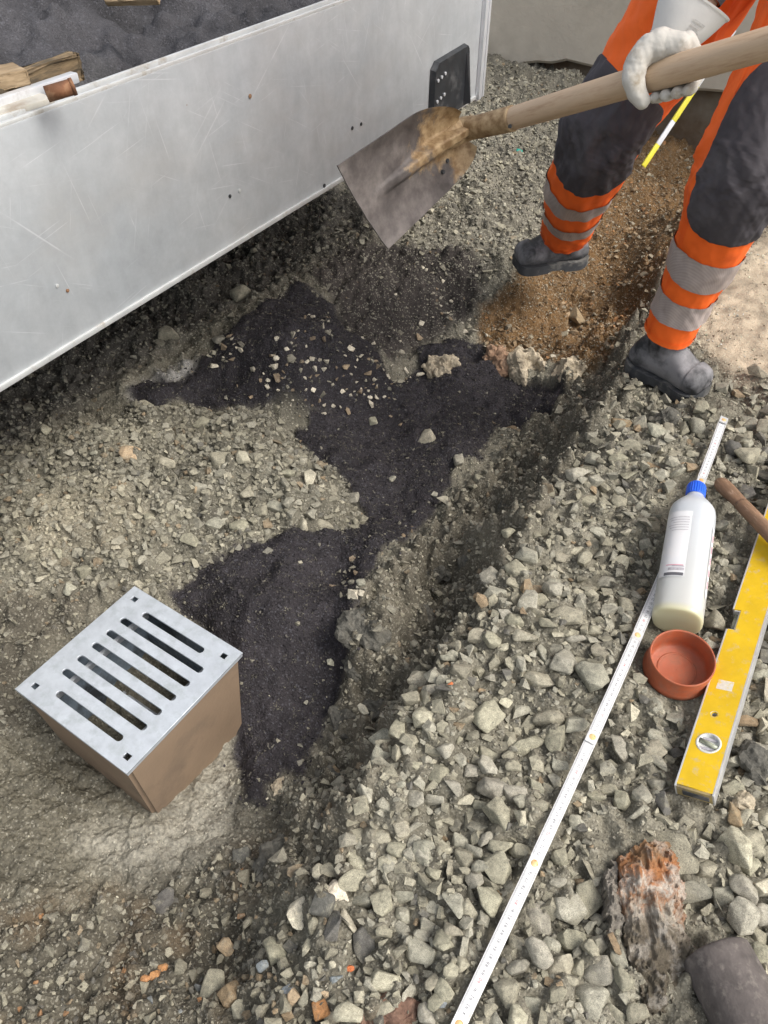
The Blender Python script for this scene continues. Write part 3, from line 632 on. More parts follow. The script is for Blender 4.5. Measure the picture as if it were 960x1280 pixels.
def slot(a0, a1, b, w):                                       # a along gx, b from the far edge, both 0..1
    x0, x1, y = (a0 - .5) * 2 * HS, (a1 - .5) * 2 * HS, (.5 - b) * 2 * HS; r = w / 2; q = []
    for k in range(9): t = -math.pi / 2 + math.pi * k / 8; q.append((x1 - r + r * math.cos(t), y + r * math.sin(t)))
    for k in range(9): t = math.pi / 2 + math.pi * k / 8; q.append((x0 + r + r * math.cos(t), y + r * math.sin(t)))
    return q[::-1]
def rect(a, b, w, h):
    x, y = (a - .5) * 2 * HS, (.5 - b) * 2 * HS
    return [(x - w, y - h), (x - w, y + h), (x + w, y + h), (x + w, y - h)]
holes = [slot(.225, .785, .135, .0130)] + [slot(.135, .885, b, .0130) for b in (.25, .372, .494, .616, .738)] + [slot(.235, .82, .868, .0130)]
holes += [rect(.085, .08, .0062, .0052), rect(.915, .085, .0062, .0052), rect(.085, .915, .0062, .0052), rect(.925, .925, .0062, .0052)]
grate = curve_plate('grate', [(-HS, -HS), (HS, -HS), (HS, HS), (-HS, HS)], holes, .003, M['galv'], gb, .26 - .0015)
bm = bmesh.new()
for sx, sy, w, d in ((0, -1, HS - .0005, .001), (0, 1, HS - .0005, .001), (1, 0, .001, HS - .0005), (-1, 0, .001, HS - .0005)):
    bm_box(bm, (sx * (HS - .0012), sy * (HS - .0012), .26 - .0062), (2 * w, 2 * d, .006), None)
obj_lip = bm_obj('lip', bm, M['galv'], grate)
random.seed(4); bm = bmesh.new()
for k in range(46):                                            # pressed anti-slip dimples between the slots
    b = random.choice((.05, .193, .311, .433, .555, .677, .80, .95)); a_ = random.uniform(.12, .9)
    r = bmesh.ops.create_icosphere(bm, subdivisions=1, radius=.0016); bmesh.ops.transform(bm, matrix=Matrix.Translation(((a_ - .5) * 2 * HS, (.5 - b) * 2 * HS, .2597)) @ Matrix.Diagonal((1.3, .8, .35, 1)), verts=r['verts'])
dm = bm_obj('dimples', bm, M['galv'], grate, smooth=True); dm['kind'] = 'stuff'
def frustum_walls(t, b, zt_, zb_, th):
    V = []; F = []
    for h, z in ((t, zt_), (b, zb_), (b - th, zb_), (t - th, zt_)):
        for sx, sy in ((-1, -1), (1, -1), (1, 1), (-1, 1)): V.append((sx * h, sy * h, z))
    return V, F
V, _ = frustum_walls(HS - .003, HS - .024, .2535, -.05, .006)
def ringfaces(a, b): return [(a * 4 + j, a * 4 + (j + 1) % 4, b * 4 + (j + 1) % 4, b * 4 + j) for j in range(4)]
bm = bmesh.new(); vs = [bm.verts.new(v) for v in V]
for f in ringfaces(0, 1) + ringfaces(3, 0): bm.faces.new([vs[i] for i in f])
es = [e for e in bm.edges if abs(e.verts[0].co.z - e.verts[1].co.z) > .1]
bmesh.ops.bevel(bm, geom=es, offset=.006, segments=3, affect='EDGES')
bm_obj('box_wall', bm, M['box_tan'], gb, auto=50)
bm = bmesh.new(); vs = [bm.verts.new(v) for v in V]
for f in ringfaces(2, 3): bm.faces.new([vs[i] for i in f])
bm.faces.new(vs[8:12]); bm_obj('liner', bm, M['box_in'], gb)
for k in (-1, 1):
    bm = bmesh.new(); bm_box(bm, (k * .082, 0, .232), (.007, .212, .012), None, .001); bm_obj('bracket', bm, M['zinc'], gb, auto=40)
bm = bmesh.new(); bm_box(bm, (0, .004, .10), (.17, .022, .012), None, .002); bm_obj('sludge_bar', bm, M['zinc'], gb, auto=40)
# ------------------------------------------------------------------ folding rule
ra = P(548, 1340, .028); rb = P(903, 524, .050); rd = (rb - ra).normalized(); RL = (rb - ra).length
Rr = frame(rd, (.12, 0, 1)); rule = thing('folding_rule', 'white folding rule opened straight across the gravel and under the bottle', 'ruler', ra, Rr)
glyph = {}
def digit_meshes():
    for ch in '0123456789':
        cu = bpy.data.curves.new('d', 'FONT'); cu.body = ch; cu.size = 1; cu.resolution_u = 2
        o = bpy.data.objects.new('d', cu); C.objects.link(o); me = bpy.data.meshes.new_from_object(o.evaluated_get(bpy.context.evaluated_depsgraph_get()))
        me.calc_loop_triangles(); V = np.array([v.co[:] for v in me.vertices]); F = [tuple(t.vertices) for t in me.loop_triangles]
        V[:, 0] -= V[:, 0].min(); glyph[ch] = (V, F, V[:, 0].max()); bpy.data.objects.remove(o); bpy.data.meshes.remove(me); bpy.data.curves.remove(cu)
digit_meshes()
def text_vf(s, size, o, ex, ey):
    V, F = [], []; x = 0
    for ch in s:
        v, f, w = glyph[ch]; b = len(V)
        V += [Vector(o) + Vector(ex) * (size * (p[0] + x)) + Vector(ey) * (size * p[1]) for p in v]; F += [tuple(b + i for i in q) for q in f]; x += w + .12
    return V, F
SEG = .205; nseg = int(RL / SEG) + 1; TH = .0034; RW = .0165
jx = (P(663, 1088, .03) - ra).dot(rd) % SEG
x0 = -SEG + jx; k = 0
while x0 < RL - .01:
    a_ = max(x0, 0); e_ = min(x0 + SEG + .016, RL); z = (k % 2) * TH
    bm = bmesh.new(); bm_box(bm, ((a_ + e_) / 2, 0, z), (e_ - a_, RW, TH - .0003), None, .0006)
    sg = bm_obj('segment', bm, M['rule'], rule, auto=40)
    tv, tf = [], []; zz = z + TH / 2 + .00015
    c0 = math.ceil((a_ + .002) * 1000); lo = a_ + .002; hi = e_ - (.018 if k % 2 == 0 and e_ < RL else .002)
    for mm in range(c0, int(hi * 1000)):
        x = mm / 1000.
        L_ = .0048 if mm % 10 == 0 else (.0034 if mm % 5 == 0 else .0022)
        for s_ in (-1, 1):
            y0 = s_ * (RW / 2 - .0008); y1 = y0 - s_ * L_; b = len(tv)
            tv += [(x - .00016, y0, zz), (x + .00016, y0, zz), (x + .00016, y1, zz), (x - .00016, y1, zz)]; tf.append((b, b + 1, b + 2, b + 3))
    o = obj('graduation', tv, tf, M['ink'], sg); o['kind'] = 'stuff'
    nv, nf, rv, rf = [], [], [], []
    for cm in range(int(a_ * 100) + 1, int(hi * 100)):
        val = str(100 - cm if cm < 100 else 200 - cm); v, f = text_vf(val, .0058, (cm / 100 - .003, -.0021, zz), (1, 0, 0), (0, 1, 0))
        if int(val) % 10 == 0: b = len(rv); rv += v; rf += [tuple(i + b for i in q) for q in f]
        else: b = len(nv); nv += v; nf += [tuple(i + b for i in q) for q in f]
    if nv: obj('numeral', nv, nf, M['ink'], sg)['kind'] = 'stuff'
    if rv: obj('tens_numeral', rv, rf, M['ink_red'], sg)['kind'] = 'stuff'
    if 0 < x0 + SEG < RL:
        V, F = lathe([(.0001, .0004), (.0045, .0003), (.0052, -.0002)], 18); obj('hinge', [Vector(v) + Vector((x0 + SEG + .008, 0, TH * 1.5 + .0004 if True else 0)) for v in V], F, M['brass'], sg, True)
        bm = bmesh.new(); bm_box(bm, (x0 + SEG + .008, 0, z + TH * .5 + .0002 + (0 if k % 2 else TH)), (.020, RW * .96, .0005), None); bm_obj('hinge_plate', bm, M['level_edge'], sg)
    x0 += SEG; k += 1
def bow_fit():
    pts = [(575, 1280), (660, 1090), (750, 900), (800, 790), (822, 730), (870, 612), (903, 524)]; L = []
    for a_, b_ in pts:
        p = P(a_, b_, .03); q_ = p - ra; x = q_.dot(rd); L.append((x, (q_ - rd * x).dot(Rr @ Vector((0, 1, 0)))))
    L = np.array(L); return np.polyfit(L[:, 0], L[:, 1], 3)
BOW = bow_fit()
for sg in rule.children:                                        # the open rule bows a little between its hinges
    for o in [sg] + list(sg.children):
        if o is sg: bm = bmesh.new(); bm.from_mesh(o.data); bmesh.ops.bisect_plane(bm, geom=bm.verts[:] + bm.edges[:] + bm.faces[:], plane_co=((o.bound_box[0][0] + o.bound_box[6][0]) / 2, 0, 0), plane_no=(1, 0, 0)); bm.to_mesh(o.data); bm.free()
        for v in o.data.vertices: v.co.y += float(np.polyval(BOW, v.co.x))
# ------------------------------------------------------------------ bottle lying on the rule
bb = P(846, 778, .046); bc = P(871, 607, .088); bd_ = (bc - bb); BL = bd_.length; Rb = frame(bd_, (-.25, 0, 1))
bot = thing('bottle', 'white translucent plastic bottle with blue cap lying on the gravel', 'bottle', bb, Rb)
BR = .0395
prof = [(.0, .0015), (.5, .0), (.82, .0), (.94, .003), (1, .011), (1, .05), (.985, .06), (1, .07), (1, .62), (.985, .635), (1, .65), (1, .76), (.93, .785), (.66, .845), (.44, .885), (.37, .90), (.36, .935)]
nb = 56; V, F = [], []
for r, s_ in prof:
    for j in range(nb):
        a_ = 2 * math.pi * j / nb; ca, sa = math.cos(a_), math.sin(a_)
        sq = (abs(ca) ** 3.2 + abs(sa) ** 3.2) ** (-1 / 3.2); sq = 1 + (sq - 1) * .55 * min(1, max(0, (r - .4) / .5))
        V.append((s_ * BL, BR * max(r, .001) * ca * sq, BR * max(r, .001) * sa * sq))
for i in range(len(prof) - 1):
    for j in range(nb): F.append((i * nb + j, i * nb + (j + 1) % nb, (i + 1) * nb + (j + 1) % nb, (i + 1) * nb + j))
o = obj('bottle_body', V, F, M['bottle'], bot, True); md = o.modifiers.new('s', 'SUBSURF'); md.levels = 1; md.render_levels = 1
cv, cf = [], []; nc = 96
for r, s_ in ((.001, 1.0), (.36, 1.0), (.40, .992), (.415, .98), (.415, .915), (.40, .908), (.37, .908)):
    for j in range(nc):
        a_ = 2 * math.pi * j / nc; kx = 1 + (.03 * (1 if (j // 2) % 2 else -1) if .41 < r else 0); cv.append((s_ * BL, BR * r * kx * math.cos(a_), BR * r * kx * math.sin(a_)))
for i in range(6):
    for j in range(nc): cf.append((i * nc + j, i * nc + (j + 1) % nc, (i + 1) * nc + (j + 1) % nc, (i + 1) * nc + j))
obj('cap', cv, cf, M['blue'], bot, False)
def body_r(a_):
    ca, sa = math.cos(a_), math.sin(a_); sq = (abs(ca) ** 3.2 + abs(sa) ** 3.2) ** (-1 / 3.2); return BR * (1 + (sq - 1) * .55)
def wrap(name, s0, s1, a0, a1, mat, off, parent, n=16):
    V, F = [], []
    for i in range(2):
        for j in range(n + 1):
            a_ = a0 + (a1 - a0) * j / n; r = body_r(a_) + off; V.append(((s0 if i == 0 else s1) * BL, r * math.cos(a_), r * math.sin(a_)))
    for j in range(n): F.append((j, j + 1, n + 1 + j + 1, n + 1 + j))
    return obj(name, V, F, mat, parent, True)
D = math.radians
lb = wrap('label', .21, .68, D(30), D(94), M['label'], .0010, bot)
wrap('barcode_band', .215, .235, D(50), D(92), M['ink'], .0016, lb); wrap('print_line', .25, .268, D(58), D(92), M['grey_print'], .0016, lb); wrap('print_line', .283, .289, D(52), D(90), M['pink'], .0016, lb); wrap('print_line', .275, .281, D(66), D(92), M['grey_print'], .0016, lb)
for k in range(6): wrap('print_line', .535 + k * .019, .539 + k * .019, D(52 - 6 * (k % 3)), D(90), M['grey_print'], .0016, lb)
wrap('edge_label', .14, .62, D(150), D(161), M['label'], .0010, bot)
for k in range(5): wrap('print_line', .2 + k * .08, .25 + k * .08, D(153), D(157), M['pink'], .0016, bot)
# ------------------------------------------------------------------ orange pipe cap
oc = P(844, 840, .010); upc = Vector((-.06, -.10, 1)).normalized()
Rc = frame((1, 0, .05), upc)
pc = thing('pipe_cap', 'open orange plastic pipe cap beside the bottle base', 'pipe cap', oc, Rc)
V, F = lathe([(.001, .0), (.050, .0), (.0545, .003), (.0575, .006), (.0585, .012), (.0575, .018), (.0552, .021), (.0552, .052), (.0545, .0545), (.0525, .0545), (.0515, .052), (.0505, .02), (.0485, .012), (.044, .0095), (.001, .009)], 64); V = [Vector(v) * .89 for v in V]
obj('cap_shell', V, F, M['orange_pvc'], pc, True)
V, F = lathe([(.030, .0096), (.031, .0106), (.033, .0106), (.034, .0096)], 48); V = [Vector(v) * .89 for v in V]; obj('moulded_ring', V, F, M['orange_pvc'], pc, True)
# ------------------------------------------------------------------ spirit level
la = P(868, 994, .032); lb_ = P(1003, 560, .052); ld = (lb_ - la).normalized(); Rl = frame(ld, (-.50, -.12, 1))
lv = thing('spirit_level', 'yellow spirit level with bare metal edges lying along the gravel', 'spirit level', la, Rl)
LL, LW, LT = .80, .051, .021
# local x along, y across (frame: y = z cross x points to the trench), z out of the broad face
def hole_circle(x, y, r, n=28): return [(x + r * math.cos(2 * math.pi * i / n), y + r * math.sin(2 * math.pi * i / n)) for i in range(n)][::-1]
vx, hx = .080, .128
wn0, wn1 = .300, .345
outer = [(0.004, -LW / 2 + .002), (LL, -LW / 2 + .002), (LL, LW / 2 - .002), (wn1, LW / 2 - .002), (wn1, LW / 2 - .013), (wn0, LW / 2 - .013), (wn0, LW / 2 - .002), (.004, LW / 2 - .002)]
curve_plate('face', outer, [hole_circle(vx, .0, .0165), hole_circle(hx + .003, .004, .0045)], .0022, M['yellow'], lv, LT / 2 - .0011, .0005)
curve_plate('face', outer, [hole_circle(vx, .0, .0165), hole_circle(hx + .003, .004, .0045)], .0022, M['yellow'], lv, -LT / 2 + .0011, .0005)
for s_ in (-1, 1):
    if s_ < 0:
        bm = bmesh.new(); bm_box(bm, (LL / 2, s_ * (LW / 2 - .0008), 0), (LL, .0026, LT + .0012), None, .0005); bm_obj('edge', bm, M['level_edge'], lv, auto=40)
    else:
        for u0, u1 in ((0.0, wn0), (wn1, LL)):
            bm = bmesh.new(); bm_box(bm, ((u0 + u1) / 2, s_ * (LW / 2 - .0008), 0), (u1 - u0, .0026, LT + .0012), None, .0005); bm_obj('edge', bm, M['level_edge'], lv, auto=40)
bm = bmesh.new(); bm_box(bm, (.0025, 0, 0), (.005, LW - .003, LT - .002), None, .001); ec = bm_obj('end_cap', bm, M['cap_end'], lv, auto=40)
bm = bmesh.new(); bm_box(bm, (-.0006, -.002, 0), (.002, LW - .016, LT * .4), None, .0004); bm_obj('end_slot', bm, M['sole'], ec)
bm = bmesh.new(); bm_box(bm, (LL - .0025, 0, 0), (.0049, LW - .003, LT - .002), None, .001); bm_obj('end_cap', bm, M['cap_end'], lv, auto=40)
V, F = lathe([(.0165, -.008), (.0172, LT / 2 + .0006), (.0160, LT / 2 + .0016), (.0140, LT / 2 + .0010), (.0132, LT / 2 - .003), (.001, LT / 2 - .0034)], 36); vr = obj('vial_frame', [Vector(v) + Vector((vx, 0, 0)) for v in V], F, M['vial_ring'], lv, True)
V, F = rod((vx - .004, -.0125, LT / 2 - .002), (vx + .004, .0125, LT / 2 - .002), .0036, n=14); obj('vial', V, F, M['vial'], vr, True)
for q in (-1, 1): bm = bmesh.new(); bm_box(bm, (vx + q * .008, 0, LT / 2 - .0028), (.004, .02, .0016), None, .0004); bm_obj('vial_clip', bm, M['grey_print'], vr)
V, F = lathe([(.0045, -.0085), (.0045, LT / 2 + .0002), (.0056, LT / 2 + .0007)], 20); obj('hang_hole', [Vector(v) + Vector((hx + .003, .004, 0)) for v in V], F, M['zinc'], lv, True)
bm = bmesh.new(); bm_box(bm, ((wn0 + wn1) / 2, LW / 2 - .0115, 0), (wn1 - wn0 - .001, .0025, LT - .003), None, .0006); wf = bm_obj('window_frame', bm, M['vial_ring'], lv)
for q in (wn0 + .0012, wn1 - .0012): bm = bmesh.new(); bm_box(bm, (q, LW / 2 - .0075, 0), (.0022, .010, LT - .002), None, .0005); bm_obj('frame_post', bm, M['vial_ring'], wf)
V, F = rod((wn0 + .004, LW / 2 - .0068, 0), (wn1 - .004, LW / 2 - .0068, 0), .0040, n=14); obj('vial', V, F, M['vial'], wf, True)
bm = bmesh.new(); bm_box(bm, (.187, .002, LT / 2 + .0003), (.018, .022, .0006), None); bm_obj('worn_sticker', bm, simple('worn_sticker', (.60, .57, .48), .5, 0, .1, 200, (.66, .50, .12), 80, .5, .6), lv)
# ------------------------------------------------------------------ wooden handle lying on the level
wa = P(899, 602, .052); wb = P(1010, 716, .088)
t_ = thing('wooden_stick', 'worn brown tool handle lying across the top of the spirit level', 'tool handle', wa, frame(wb - wa, (0, 0, 1)))
Lw = (wb - wa).length * 1.9
lo_ = Loft([(-.004, 0, 0, .004, .004), (0, 0, 0, .0105, .0095), (.008, 0, 0, .0140, .0125), (.03, 0, 0, .0148, .0135), (.07, 0, 0, .0130, .0118), (.12, 0, 0, .0138, .0125), (Lw, 0, 0, .0145, .013)], (0, 1, 0), 50, lambda u, th: .0005 * math.sin(3 * th + 9 * u))
obj('shaft', *lo_.tube(40, 20, 0, True, True), M['oldwood'], t_, True)
# ------------------------------------------------------------------ clay pipe piece
pa = P(893, 1190, .030); pb = P(960, 1320, .040)
t_ = thing('clay_pipe', 'short grey-brown clay pipe piece beside the rusty stone', 'pipe', pa, frame(pb - pa, (0, 0, 1)))
Lp = .26; V, F = lathe([(.031, 0), (.0385, .0), (.0405, .003), (.041, .01), (.0415, .12), (.0425, Lp), (.033, Lp), (.0325, .12)], 48, True)
V = [Vector((v[2], v[0] + .0009 * math.sin(5 * math.atan2(v[1], v[0]) + 40 * v[2]), v[1])) for v in V]
obj('pipe_wall', V, F, M['pipe'], t_, True)
# ------------------------------------------------------------------ lumps
def lump(name, label, cat, p, size, rot, mat, seed, rough_=.35, sub=4, flat=0, group=None, ridge=None):
    bm = bmesh.new(); bmesh.ops.create_icosphere(bm, subdivisions=sub, radius=1)
    rg = random.Random(seed)
    cuts = [(Vector((rg.gauss(0, 1), rg.gauss(0, 1), rg.gauss(0, 1))).normalized(), rg.uniform(.62, .95)) for _ in range(14)]
    ms = sum(size) / 3
    for v in bm.verts:
        for d, k in cuts:
            e = v.co.dot(d) - k
            if e > 0: v.co -= d * e * .85
        v.co.x *= size[0]; v.co.y *= size[1]; v.co.z *= size[2]
    bm.normal_update(); co = np.array([v.co[:] for v in bm.verts]) / ms
    n_ = fbm(co[:, 0] + co[:, 2] * .6 + seed, co[:, 1] - co[:, 2] * .5, 2.0, 4, seed)
    n2 = fbm(co[:, 0] * 1.1 - co[:, 2], co[:, 1] + co[:, 2] * .8 + seed, 4.5, 4, seed + 3)
    n2 = n2 - .5 * np.abs(fbm(co[:, 1] - co[:, 2], co[:, 0] + seed, 4.0, 3, seed + 6))
    nl = [v.normal.copy() for v in bm.verts]
    for v, a_, b_, q_ in zip(bm.verts, n_, n2, nl):
        v.co += q_ * (ms * rough_ * (.95 * float(a_) + .26 * float(b_)))
        if ridge: ridge(v)
    o = bm_obj(name, bm, mat, None, smooth=False); o.location = p; o.rotation_euler = rot
    return tag(o, label, cat, group)
lp = P(806, 1140, .022)
def flaky(name, label, outl, hmax, step, mat, seed, lean=(0, 0)):
    """a slab that breaks in layers: a stepped top over a ragged outline"""
    c0 = sum((P(a_, b_, .012) for a_, b_ in outl), Vector()) / len(outl); poly = np.array([(P(a_, b_, .012) - c0)[:2] for a_, b_ in outl])
    lo_, hi_ = poly.min(0) - .008, poly.max(0) + .008; st = .0016
    gx_, gy_ = np.meshgrid(np.arange(lo_[0], hi_[0], st), np.arange(lo_[1], hi_[1], st)); ny_, nx_ = gx_.shape
    d = sdist(poly, gx_ + .007 * fbm(gx_, gy_, 110, 4, seed), gy_ + .007 * fbm(gx_, gy_, 110, 4, seed + 2))
    h = hmax * (.55 + .45 * sstep(0, .022, d)) + .020 * fbm(gx_ * 1.7, gy_ * .8, 30, 3, seed + 4) + lean[0] * gx_ + lean[1] * gy_
    q = np.floor(h / step); f = h / step - q; h = (q + sstep(.55, 1, f)) * step + .0014 * fbm(gx_, gy_, 220, 3, seed + 6)
    w_, wi = worley(gx_, gy_, .006, seed + 8); h = h + .0010 * (wi - .5)
    h = np.where(d > 0, np.maximum(h, .004), -.03)
    V = np.stack([gx_, gy_, h], -1).reshape(-1, 3); jj, ii = np.meshgrid(np.arange(ny_ - 1), np.arange(nx_ - 1), indexing='ij')
    F = np.stack([jj * nx_ + ii, jj * nx_ + ii + 1, (jj + 1) * nx_ + ii + 1, (jj + 1) * nx_ + ii], -1).reshape(-1, 4); keep = (d.reshape(-1)[F] > 0).any(1)
    u_, inv = np.unique(F[keep], return_inverse=True)
    o = np_mesh(name, V[u_], inv.reshape(-1, 4), mat, smooth=False); o.location = c0 + Vector((0, 0, -.006)); return tag(o, label, 'stone')
flaky('rusty_stone', 'large flaking slab of rust-stained stone beside the clay pipe', [(774, 1076), (794, 1056), (832, 1056), (842, 1078), (850, 1104), (856, 1150), (860, 1196), (850, 1226), (828, 1270), (804, 1264), (790, 1215), (776, 1168), (770, 1110)], .034, .0065, M['rusty_lump'], 301, (0, .05))
flaky('stone_slab', 'thin grey layered slab against the trench side of the rusty stone', [(756, 1086), (770, 1076), (775, 1110), (778, 1160), (774, 1190), (760, 1182), (754, 1130)], .024, .005, M['slab'], 331)
lump('earth_clod', 'dark earth clod next to the lower end of the level', 'clod', P(945, 955, .012), (.030, .034, .026), (0, 0, .4), M['clod'], 12, .4, 4)
lump('earth_clod', 'small crumbly clod just below the end of the level', 'clod', P(928, 1003, .010), (.020, .017, .016), (0, 0, 1), M['mortar'], 14, .4, 4)
g1 = G(551, 468); lump('mortar_lump', 'pale crumbly mortar lump standing in the black asphalt', 'rubble', g1 + Vector((0, 0, .02)), (.058, .048, .042), (0, 0, .5), M['mortar'], 21, .55, 5)
g1 = G(659, 467); lump('mortar_lump', 'large tan rubble lump between brown earth and black asphalt', 'rubble', g1 + Vector((0, 0, .012)), (.085, .058, .052), (0, 0, -.4), M['mortar'], 23, .5, 5)
g1 = G(714, 470); lump('mortar_lump', 'greyish rubble lump at the foot of the bank by the brown earth', 'rubble', g1 + Vector((0, 0, .010)), (.060, .052, .046), (0, 0, .9), M['mortar'], 25, .5, 4)
g1 = G(621, 455); lump('mortar_lump', 'reddish rubble lump above the tan one at the edge of the asphalt', 'rubble', g1 + Vector((0, 0, .010)), (.046, .066, .042), (0, 0, .2), M['redrub'], 27, .5, 4)
g1 = G(832, 530); lump('earth_clod', 'grey clod on the bank just below the toe of the planted boot', 'clod', g1 + Vector((0, 0, .008)), (.040, .032, .024), (0, 0, .2), M['clod'], 29, .45, 4)
g1 = G(487, 1268); lump('earth_clod', 'reddish brown clod at the bottom edge of the photo', 'clod', g1 + Vector((0, 0, .006)), (.036, .026, .020), (0, 0, .2), lump_mat('red_brown_clod', [(.10, .06, .045), (.17, .10, .07), (.26, .18, .13)], 30), 31, .4, 4)
g1 = G(350, 987); lump('gravel_clod', 'pale gritty clod on the asphalt edge below the drain box', 'clod', g1 + Vector((0, 0, .006)), (.016, .022, .012), (0, 0, .2), M['mortar'], 33, .5, 4)
g1 = G(432, 905); lump('earth_clod', 'dark clod on the trench side of the bank beside the asphalt', 'clod', g1 + Vector((0, 0, .006)), (.034, .04, .03), (0, 0, .2), M['clod'], 35, .45, 4)
g1 = G(455, 785); lump('earth_clod', 'gritty clod on the ledge between asphalt and bank', 'clod', g1 + Vector((0, 0, .0)), (.05, .055, .03), (0, 0, .6), M['clod'], 37, .45, 5)
for cx, cy, sz, wh in ((478, 722, .030, 'on the ledge edge just beyond the gritty clod'), (447, 835, .026, 'on the asphalt edge in front of the gritty clod'), (520, 770, .036, 'at the near lip of the narrow crevice'), (545, 715, .030, 'at the far end of the narrow crevice'), (475, 880, .032, 'on the trench side of the bank, midway along the asphalt'), (415, 985, .034, 'beside the lower tip of the asphalt'), (590, 700, .028, 'on the dark slope beyond the crevice'), (640, 640, .030, 'halfway up the dark slope of the bank'), (705, 545, .030, 'on the dark slope below the planted boot'), (345, 1080, .034, 'on the dirt between wet concrete and bank')):
    g1 = G(cx, cy); lump('earth_clod', 'crumbly earth clod ' + wh, 'clod', g1 + Vector((0, 0, .004)), (sz, sz * 1.2, sz * .8), (0, 0, cx), M['clod'], int(cx), .5, 4)
g1 = G(648, 192, .006); t_ = obj('plastic_scrap', [(-.014, -.01, 0), (.012, -.012, .004), (.016, .008, .002), (-.006, .014, .008), (0, 0, .012)], [(0, 1, 4), (1, 2, 4), (2, 3, 4), (3, 0, 4), (3, 2, 1, 0)], M['teal']); t_.location = g1
tag(t_, 'small teal plastic scrap on the gravel below the shovel socket', 'scrap')
# ------------------------------------------------------------------ measuring rod by the wall
ma = P(804, 208, -.20); ddm = ray(919, 36); wpl = (w0 + wnrm * .0)
tm = (w0.dot(wnrm) - Vector((0, 0, CAM_H)).dot(wnrm)) / ddm.dot(wnrm); mb = Vector((0, 0, CAM_H)) + ddm * tm + wnrm * (.012 if wnrm.y < 0 else -.012)
mr = thing('measuring_rod', 'thin yellow and white banded rod leaning on the concrete wall', 'measuring rod', ma, frame(mb - ma, (0, -1, 0)))
ML = (mb - ma).length; nbn = 7; fr = [0, .17, .345, .36, .62, .79, .93, 1.0]; fr = [0, .165, .34, .60, .79, .90, 1.0]
for i in range(len(fr) - 1):
    x0, x1 = fr[i] * ML, fr[i + 1] * ML
    bm = bmesh.new(); bm_box(bm, ((x0 + x1) / 2, 0, 0), (x1 - x0 - .0004, .021, .009), None, .0015); bm_obj('band', bm, M['yellow_rod'] if i % 2 == 0 else M['white_rod'], mr, auto=40)
# ------------------------------------------------------------------ shovel
sA = P(600, 158, t=1.385); sB = P(960, 55, t=.955); hdv = (sB - sA).normalized()
FL, FR, BR_, BL_ = P(421, 207, t=1.22), P(484, 311, t=1.36), P(586, 204, t=1.49), P(546, 116, t=1.34)
sc = thing('shovel', 'muddy square-mouthed shovel with a worn wooden shaft held over the trench', 'shovel', sA)
def L2(v): return Vector(v) - sA
nrm = (FR - FL).cross(BL_ - FL).normalized()
if nrm.dot(Vector((0, 0, CAM_H)) - FL) < 0: nrm = -nrm
nu, nv_ = 60, 90; top, mudv = [], []
for i in range(nu + 1):
    a_ = i / nu                                            # 0 mouth .. 1 shoulder
    for j in range(nv_ + 1):
        b_ = -1 + 2 * j / nv_                              # -1 trailer side .. 1
        wdt = 1.0 if a_ < .62 else math.sqrt(max(0, 1 - ((a_ - .62) / .40) ** 2.4)) * .78 + .22
        cl = FL.lerp(BL_, a_); cr = FR.lerp(BR_, a_); mid = (cl + cr) / 2; p = mid + (cr - cl) / 2 * b_ * wdt
        dish = .020 * (abs(b_) ** 2.5) * (.35 + .65 * a_) + .016 * max(0, a_ - .75) / .25
        rid = .030 * sstep(.08, .95, np.array(a_)) * (math.exp(-(abs(b_ + .02) / (.07 + .14 * a_)) ** 5) * .85 + .15 * math.exp(-((b_ + .02) / .35) ** 2))
        w_ = .0012 * float(fbm(np.array(a_ * 3.), np.array(b_ * 2.), 2, 3, 91))
        top.append(p + nrm * (dish + float(rid) + w_ - .004 * (1 - a_)))
        mudv.append(min(1, .10 + .95 * max(0, a_ - .38) * (1.25 - .5 * abs(b_ + .1)) + .35 * math.exp(-((b_ + .02) / .25) ** 2) * a_))
q = len(top); V = [L2(v) for v in top] + [L2(v - nrm * .0028) for v in top]; F = []
mk = nv_ + 1
for i in range(nu):
    for j in range(nv_):
        a_ = i * mk + j; F.append((a_, a_ + 1, a_ + mk + 1, a_ + mk)); F.append((q + a_, q + a_ + mk, q + a_ + mk + 1, q + a_ + 1))
rim = [j for j in range(mk)] + [i * mk + nv_ for i in range(1, nu + 1)] + [nu * mk + j for j in range(nv_ - 1, -1, -1)] + [i * mk for i in range(nu - 1, 0, -1)]
for a_, b_ in zip(rim, rim[1:] + rim[:1]): F.append((a_, q + a_, q + b_, b_))
bl = obj('blade', V, F, M['shovel'], sc, True)
at = bl.data.attributes.new('mud', 'FLOAT', 'POINT'); at.data.foreach_set('value', mudv + mudv)
bl.data.set_sharp_from_angle(angle=D(50))
for a_, b_ in ((.80, .50), (.72, .66)):
    cl = FL.lerp(BL_, a_); cr = FR.lerp(BR_, a_); p = (cl + cr) / 2 + (cr - cl) / 2 * b_ * .9 + nrm * .0075
    V, F = lathe([(.0001, .001), (.0036, .001), (.0040, -.004)], 12); Rn = frame((cr - cl), nrm); obj('rivet_hole', [L2(p) + Rn @ Vector(v) for v in V], F, M['sole'], bl)
bk = (BL_ + BR_) / 2 + nrm * .012
sk0 = (FL + FR) / 2 * .20 + (BL_ + BR_) / 2 * .80 + nrm * .010
E1 = P(641, 148, t=1.34)
socket = Loft([(*L2(sk0), .006, .012), (*L2(bk.lerp(sk0, .45) + nrm * .006), .012, .020), (*L2(bk + nrm * .010), .016, .022), (*L2(sA), .0195, .0205), (*L2(E1), .0212, .0212)], nrm, 50)
so = obj('socket', *socket.tube(44, 28, 0, True, True), M['shovel'], sc, True)
at = so.data.attributes.new('mud', 'FLOAT', 'POINT'); at.data.foreach_set('value', [.62] * len(so.data.vertices))
